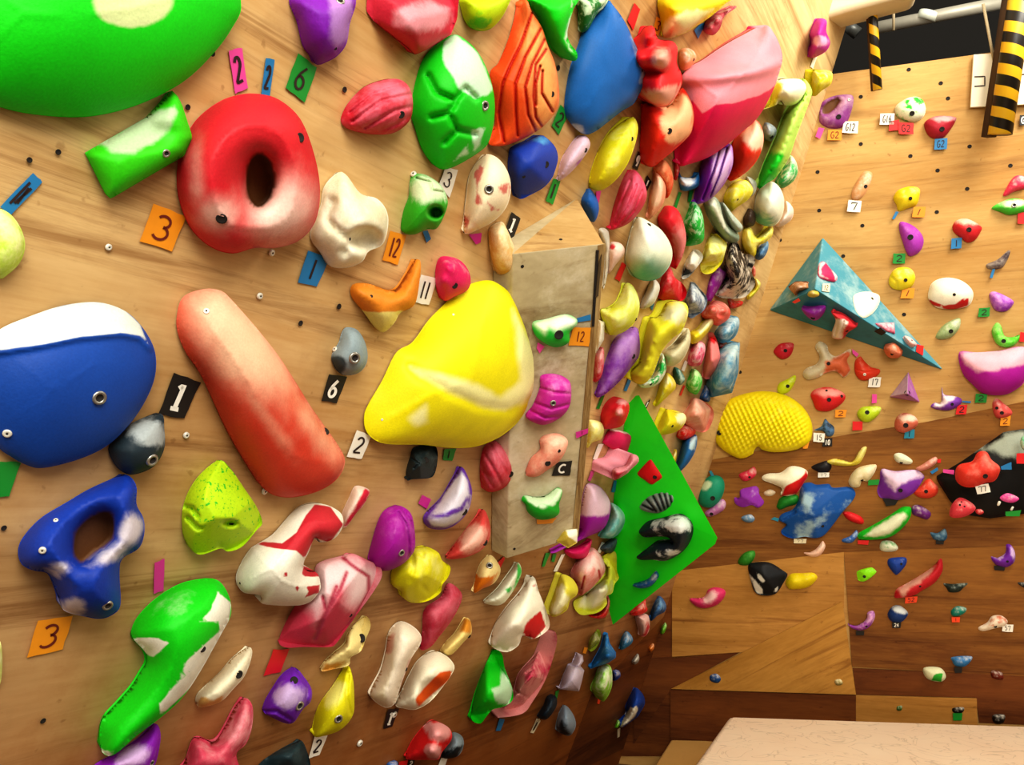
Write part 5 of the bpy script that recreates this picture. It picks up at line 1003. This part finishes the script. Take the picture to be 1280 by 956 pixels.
h(17, '870,450 920,440 960,455 1040,450 1070,475 1180,470 1218,510 1200,560 1130,640 1070,720 1010,790 950,810 880,800 800,812 740,790 725,760 760,720 712,690 730,650 800,620 840,560 850,500', '#18549c', 'large craggy blue rock hold', c2='#9cb8c4', ell=[(900, 560, 50, 70, 20), (950, 720, 100, 30, -30)], soft=14, na=1.8, facet=.4, bolts='k1000,730,10', grooves=['900,690 960,680 950,720', '740,690 820,640'], gw=1.5, gd=.15, H=.9, nm='the craggy blue rock'); t(17, '655,685 680,670 712,680 705,700', 't'); t(17, '810,815 893,815 890,845 808,845', 'c', '77')
h(17, '925,335 990,305 1035,297 1060,330 1045,365 1000,378 950,360', '#191519', 'black beak shaped hold', chalk=.05); t(17, '970,375 1045,375 1043,405 968,408', 'w', '17')
h(18, '0,285 60,285 130,300 170,240 205,205 232,210 200,290 160,325 60,330 -40,310', '#d8c634', 'yellow twig shaped hold', c2='#e8de90')
h(18, '290,320 285,370 240,430 200,430 180,470 130,470 110,430 140,370 190,335', '#decfa0', 'cream hooked hold', bolts='k200,422,12')
h(18, '415,250 460,245 520,280 535,305 510,320 440,310 412,280', '#d6dab8', 'small pale green oval hold', bolts='k460,308,10')
h(18, '690,270 700,300 660,340 590,365 555,345 600,320 660,280', '#d08876', 'salmon strip hold'); t(18, '700,285 725,285 722,310 700,310', 'r'); t(18, '650,370 700,340 705,360 665,385', 'b')
h(18, '330,350 420,365 550,355 612,395 600,430 540,510 450,555 370,545 320,540 300,490 318,420', '#742e94', 'purple faceted hold with a chalk white top', c2='#dcc0d6', reg=['325,345 420,360 550,350 600,390 520,420 440,470 420,500 360,440'], soft=8, facet=.3, bolts='k455,493,14', nm='the purple faceted hold'); t(18, '240,425 315,420 310,455 238,460', 'g'); t(18, '335,545 445,552 420,590 360,598', 'k')
h(18, '650,415 675,440 705,470 695,520 640,545 570,535 540,500 590,460 620,425', '#d8442e', 'orange heart shaped hold', c2='#eaa088', bolts='k625,500,12', chalk=.3)
vol = h(18, '1300,80 1140,105 990,210 860,300 690,400 700,430 780,560 860,650 1050,680 1300,645', '#0d0a08', 'big black volume smeared with chalk cut off by the picture edge', c2='#98a090', reg=['960,240 1140,110 1300,85 1300,240 1220,260 1100,260 1020,230'], soft=12, na=1.6, sharp=True, pw=.25, H=.55, nm='the black volume', cat='wall volume', name='black_wall_volume', tilt=.1)
PL['blk'] = Plane(PL['B'].P0+PL['B'].N*.155, PL['B'].N)
h(18, '1260,140 1300,130 1300,235 1262,215 1250,180', '#d4dfd0', 'pale green hold at the edge of the black volume', plane='blk', c2='#50b880'); t(18, '1225,248 1290,245 1290,318 1225,315', 'r', plane='blk', h=.03); t(18, '1120,335 1190,305 1195,355 1125,355', 'b', plane='blk', h=.03); t(18, '738,352 812,358 810,388 738,375', 'p', plane='B', h=.075)
h(18, '990,232 1030,240 1060,290 1110,330 1115,370 1080,430 1020,445 960,470 880,470 825,430 820,360 850,320 930,300 960,250', '#d4382a', 'big orange red saddle hold on the black volume', c2='#e68c7a', plane='blk', bolts='k1018,398,16', chalk=.35, nm='the orange red saddle hold'); t(18, '948,460 1040,448 1053,505 965,520', 'w', '77', plane='blk', h=.03)
h(18, '1115,540 1160,512 1210,525 1243,550 1200,575 1140,565', '#dc4898', 'flat pink oval hold on the black volume', plane='blk', H=.5); t(18, '1150,635 1255,625 1245,665 1155,665', 'g', plane='blk', h=.03)
h(18, '1195,600 1208,605 1195,628 1183,622', '#e4e0d0', 'tiny upright white chip on the black volume below the pink oval hold', plane='blk'); h(18, '1105,565 1122,570 1110,595 1095,590', '#dedac8', 'tiny white chip tucked beside the tip of the flat pink oval hold', plane='blk')
h(18, '780,640 800,580 850,540 920,570 955,610 920,650 850,675 790,670', '#d4404c', 'strawberry shaped hold under the black volume', plane='blk', bolts='k850,590,7 k880,600,6 k860,570,5', chalk=.25); h(18, '955,620 990,618 1008,640 980,655 955,640', '#c83038', 'tiny red chip beside the strawberry hold', plane='blk')
h(18, '525,610 520,670 470,740 390,800 280,820 180,815 180,775 260,730 380,660 460,605 500,600', '#1cb424', 'green rimmed melon slice hold with a white face', c2='#d8dab6', reg=['470,640 500,660 450,730 380,785 280,805 210,795 280,740 400,670'], soft=5, nm='the melon slice hold')
h(18, '530,600 580,590 655,640 635,685 580,670 535,650', '#682474', 'dark purple flake hold'); h(18, '70,640 120,635 190,665 212,700 190,718 110,690', '#cc1c22', 'red bean hold beside the craggy blue rock', chalk=.1)
h(18, '160,755 172,790 130,840 70,835 70,815 120,795', '#3464a8', 'small blue hook hold', c2='#c0ccd8', chalk=.35); t(18, '170,825 245,825 240,855 172,850', 'r'); h(18, '330,830 400,830 438,870 420,895 350,900 318,880', '#d0d4b8', 'white and green pebble hold', c2='#2c8c34', na=2, chalk=.3)
h(18, '650,770 700,775 750,745 765,800 740,830 680,820', '#285878', 'slate blue fish shaped hold', c2='#7898a8'); t(18, '690,825 745,828 740,852 690,850', 'k')
h(20, '375,150 420,140 490,142 490,190 440,250 415,250 370,190', '#183e90', 'royal blue triangular hold', bolts='k460,185,8', chalk=.1, nm='the royal blue triangle'); h(20, '150,245 210,215 290,205 290,245 220,298 170,290', '#86d814', 'lime faceted hold', bolts='k215,268,10', facet=.4, chalk=.1)
h(20, '720,145 735,180 730,240 680,310 600,360 540,395 450,410 415,405 430,350 500,310 600,250 670,200', '#c0222c', 'long red fish shaped hold with a chalky back', c2='#e0a492', reg=['430,350 500,305 600,245 690,190 640,260 600,300 520,340 480,400'], soft=6, bolts='k585,332,8', nm='the red fish hold'); t(20, '485,405 568,400 562,440 485,448', 'y', '52')
h(20, '735,310 800,315 900,310 870,345 840,370 780,372 760,345', '#222e28', 'dark eye shaped hold', c2='#98a498', na=2, chalk=.28); h(20, '1225,305 1290,308 1290,345 1250,330', '#1c2428', 'dark flat hold at the picture edge')
h(20, '1055,130 1100,140 1150,110 1155,55 1190,60 1215,110 1210,170 1160,205 1100,195 1065,165', '#6e289c', 'purple croissant hold', c2='#d0b0d8', reg=['1190,60 1220,110 1210,175 1190,120', '1060,130 1110,142 1150,115 1120,160'], soft=5, bolts='k1165,168,8', nm='the purple croissant'); t(20, '1075,195 1150,200 1145,230 1080,225', 'k')
h(20, '105,580 160,590 220,555 235,505 275,495 285,540 250,600 190,625 130,610', '#8c309c', 'purple banana hold', c2='#dca8cc', bolts='k228,598,8'); t(20, '158,628 215,630 212,658 160,658', 'k')
h(20, '370,510 400,465 450,458 500,500 500,530 460,570 400,568 375,540', '#183870', 'navy ball hold with a white cap', c2='#c8cecc', ell=[(450, 485, 50, 30, 20)], soft=5); t(20, '398,572 460,572 455,610 400,610', 'k', '24')
h(20, '790,490 830,462 890,475 885,505 840,530 795,525', '#107c6c', 'small teal comma hold'); t(20, '795,538 850,538 848,572 797,572', 'y', '1')
h(20, '970,605 1030,570 1060,530 1120,525 1165,560 1150,595 1090,610 1000,630', '#e8dac2', 'white shell hold with rusty streaks', c2='#c05c38', na=2, chalk=.38, bolts='k1085,600,10', nm='the white shell hold'); t(20, '1132,585 1205,588 1200,638 1130,632', 'w', '57', h=.004)
h(20, '795,800 920,795 925,825 880,865 820,860 798,830', '#3474a8', 'blue ledge hold low on the wall'); t(20, '812,868 865,868 862,908 815,908', 'k')
h(21, '945,155 1000,155 1020,185 1000,203 955,190', '#d6d6ae', 'pale oval hold with a green face', c2='#2a9c2c', reg=['985,175 1010,175 1005,205 970,198'], soft=2)
h(21, '1170,165 1205,170 1210,195 1175,190', '#66200f', 'tiny dark red foothold'); h(21, '232,180 255,172 272,190 260,207 235,200', '#184478', 'small navy foothold'); h(21, '645,195 670,190 678,210 655,215', '#94844a', 'tiny khaki foothold', c2='#d8cca0'); h(21, '855,282 875,280 872,298 855,298', '#3a601f', 'tiny green foothold above the crash mat'); h(21, '1040,288 1080,286 1074,306 1045,306', '#18130a', 'small black foothold above the crash mat'); t(21, '1043,307 1075,307 1073,332 1044,332', 'g'); h(21, '1175,312 1215,312 1210,340 1180,340', '#160e08', 'black foothold by the lower picture corner')
h(19, '440,160 480,110 545,95 550,140 510,190 450,190', '#2c7820', 'small green oval hold', c2='#5aa848', chalk=.25)
h(19, '505,200 530,175 640,172 730,220 768,250 740,310 690,380 610,395 550,370 520,280', '#121418', 'black rock hold with white patches', c2='#dedacc', reg=['510,250 540,280 600,350 600,385 560,370', '560,240 590,260 620,300 600,310 570,280', '680,350 705,330 700,365 670,380'], soft=2.5, na=.9, facet=.35, nm='the black and white rock')
h(19, '755,300 790,250 870,245 940,243 965,275 930,320 880,345 790,352 765,335', '#dac40e', 'yellow two knobbed hold', bumps=[(800, 300, 40, .2), (910, 280, 40, .2)], chalk=.1); h(19, '118,415 210,405 240,355 290,338 350,355 350,400 300,455 220,478 160,465', '#cc3468', 'pink comma shaped hold', c2='#ecc0bc', ell=[(250, 410, 50, 35, -30)], soft=7, nm='the pink comma hold'); h(19, '1000,30 1018,70 985,125 930,138 875,110 930,100 970,70', '#e2b69c', 'peach crescent hold')
# ---- on the blue pyramid volume
h(13, '445,690 480,675 520,720 565,770 555,805 500,800 440,770', '#dc2c60', 'pink heart hold with a white rim mounted on the blue pyramid volume', c2='#f4d8d8', reg=['445,690 480,672 490,690 460,710 460,760 510,790 440,775', '530,725 570,770 555,810 550,775'], soft=3, plane='tetR', pw=.3, H=.5)
t(13, '470,820 520,820 515,875 465,870', 'c', '12', plane='tetR', h=.005)
h(13, '240,840 290,805 370,805 375,850 310,870 290,900 250,860', '#ae764a', 'brown wooden nub hold mounted on the blue pyramid volume', plane='tetL', sharp=True, facet=.3); t(15, '265,40 310,12 322,32 285,50', 'r', plane='tetL')
h(13, '370,885 400,865 440,875 445,900 410,912 375,905', '#c8ae40', 'small ochre oval hold mounted on the blue pyramid volume', plane='tetB')
h(15, '670,20 690,-15 760,-30 830,-15 850,10 840,60 800,115 740,145 690,100', '#f2ecd4', 'white disc hold mounted on the blue pyramid volume', plane='tetR', bolts='k797,18,10', H=.3, pw=.25, chalk=.1, nm='the white disc hold')
h(15, '330,75 400,70 485,62 480,110 440,155 400,160 350,120', '#9c2ca8', 'purple wedge hold mounted on the blue pyramid volume', plane='tetB', bolts='k405,145,14', chalk=.2)
h(15, '525,100 600,110 690,180 695,205 640,240 600,285 540,280 530,240 555,160', '#cc2c34', 'red and bone fluted hold mounted on the blue pyramid volume', c2='#ecd8c8', reg=['555,150 640,170 600,240 600,285 535,285 525,240'], soft=5, plane='tetB', grooves=['570,160 550,260', '610,170 590,270'], gw=1.2, gd=.15, bolts='k630,230,10', nm='the red and bone fluted hold')
h(15, '820,180 945,175 950,250 895,235 830,195', '#df5a78', 'pink triangular hold mounted on the blue pyramid volume', c2='#f0c8cc', plane='tetR', sharp=True, pw=.3, H=.5); t(15, '810,235 850,210 893,240 860,262', 'k', plane='tetB', h=.006)
h(15, '1010,265 1050,275 1095,320 1060,335 1020,300', '#ecc0bc', 'pale pink pebble hold mounted on the blue pyramid volume', plane='tetR', bolts='k1060,295,6', lift=.004); t(15, '1095,320 1140,330 1135,395 1090,370', 'r', plane='tetR', h=.006)
h(15, '880,330 940,310 985,345 1000,380 970,410 910,408 880,370', '#de7650', 'salmon nose hold mounted on the blue pyramid volume', c2='#f0b49c', plane='tetB', bolts='k930,385,10', chalk=.35)
# ------------------------------------------------------------------ labels
def direction(v):
    a = math.degrees(math.atan2(-v[1], v[0])) % 360
    return ['to the right of', 'up and right of', 'above', 'up and left of', 'to the left of', 'down and left of', 'below', 'down and right of'][int((a+22.5)//45) % 8]
def cands(c, skip=None, k=7):
    L = sorted((np.linalg.norm(c-q)-.6*r, n, q) for n, q, r in LAND if n != skip)[:k]
    return [(direction(c-q), n) for _, n, q in L]
used = set()
def clean(s): return ' '.join(s.split())
def assign(rec, base, skip=None, plain=False):
    opts = [base] if plain else []
    cs = cands(rec['c'], skip)
    opts += [f'{base} {d} {n}' for d, n in cs[:4]]
    opts += [f'{base} {d} {n}, {d2} {n2}' for i, (d, n) in enumerate(cs) for d2, n2 in cs[i+1:]]
    opts += [f'{base}, {d} {n}' for d, n in cs]
    for s in opts:
        s = clean(s); w = len(s.replace(',', '').split())
        if s not in used and 4 <= w <= 16: used.add(s); return s
    raise RuntimeError('no label for '+base)
cnt = {}
for r in HOLDS: cnt[r['desc']] = cnt.get(r['desc'], 0)+1
for r in HOLDS:
    w = len(r['desc'].split())
    plain = bool(r['nm']) and w >= 5 or w >= 9
    tag(r['o'], assign(r, r['desc'], r['nm'] or ('the blue pyramid volume' if 'blue pyramid' in r['desc'] else 'the black volume' if 'black volume' in r['desc'] else None), plain and cnt[r['desc']] == 1), r['cat'], 'climbing holds on the left wall' if r['side'] == 'L' else 'climbing holds on the back wall')
for r in TAGS:
    base = f"{r['cn']} tape tag" + (f" marked {r['text']}" if r['text'] else '')
    # a tag sits by the hold it marks: name that one first when it is a landmark
    if r['on']: base += ' on '+r['on']
    tag(r['o'], assign(r, base, r['on'], bool(r['on'])), 'tape tag', 'tape tags on the left wall' if r['side'] == 'L' else 'tape tags on the back wall')
for o in bpy.data.objects:
    if o.name.startswith('lavender_pyramid_hold'): o['group'] = 'climbing holds on the back wall'

# ------------------------------------------------------------------ light
w = bpy.data.worlds.new('gym_air'); scene.world = w; w.use_nodes = True
bgn = w.node_tree.nodes['Background']; bgn.inputs[0].default_value = (1.0, .92, .78, 1); bgn.inputs[1].default_value = .62
def area(name, loc, target, size, power, col):
    l = bpy.data.lights.new(name, 'AREA'); l.energy = power; l.color = col; l.shape = 'RECTANGLE'; l.size, l.size_y = size
    o = bpy.data.objects.new(name, l); COL.objects.link(o); o.location = loc
    o.rotation_euler = (Vector(target)-Vector(loc)).to_track_quat('-Z', 'Y').to_euler(); return o
area('ceiling_lamp_near', (.7, -1.3, 2.9), (-.5, 1.9, 1.75), (1.8, 1.4), 112, (1, .96, .86))
area('fill_light_left', (-1.3, -1.6, 2.5), (-.4, 2.2, 1.6), (1.2, 1.2), 26, (1, .95, .85))  # unseen fill added at the left to lift the dark left edges of holds
area('ceiling_lamp_far', (2.4, 1.8, 3.9), (1.5, 4.8, 2.9), (1.2, 1.0), 78, (1, .94, .82))
scene.view_settings.view_transform = 'Standard'
scene.view_settings.look = 'Medium High Contrast'
scene.view_settings.exposure = 0.1
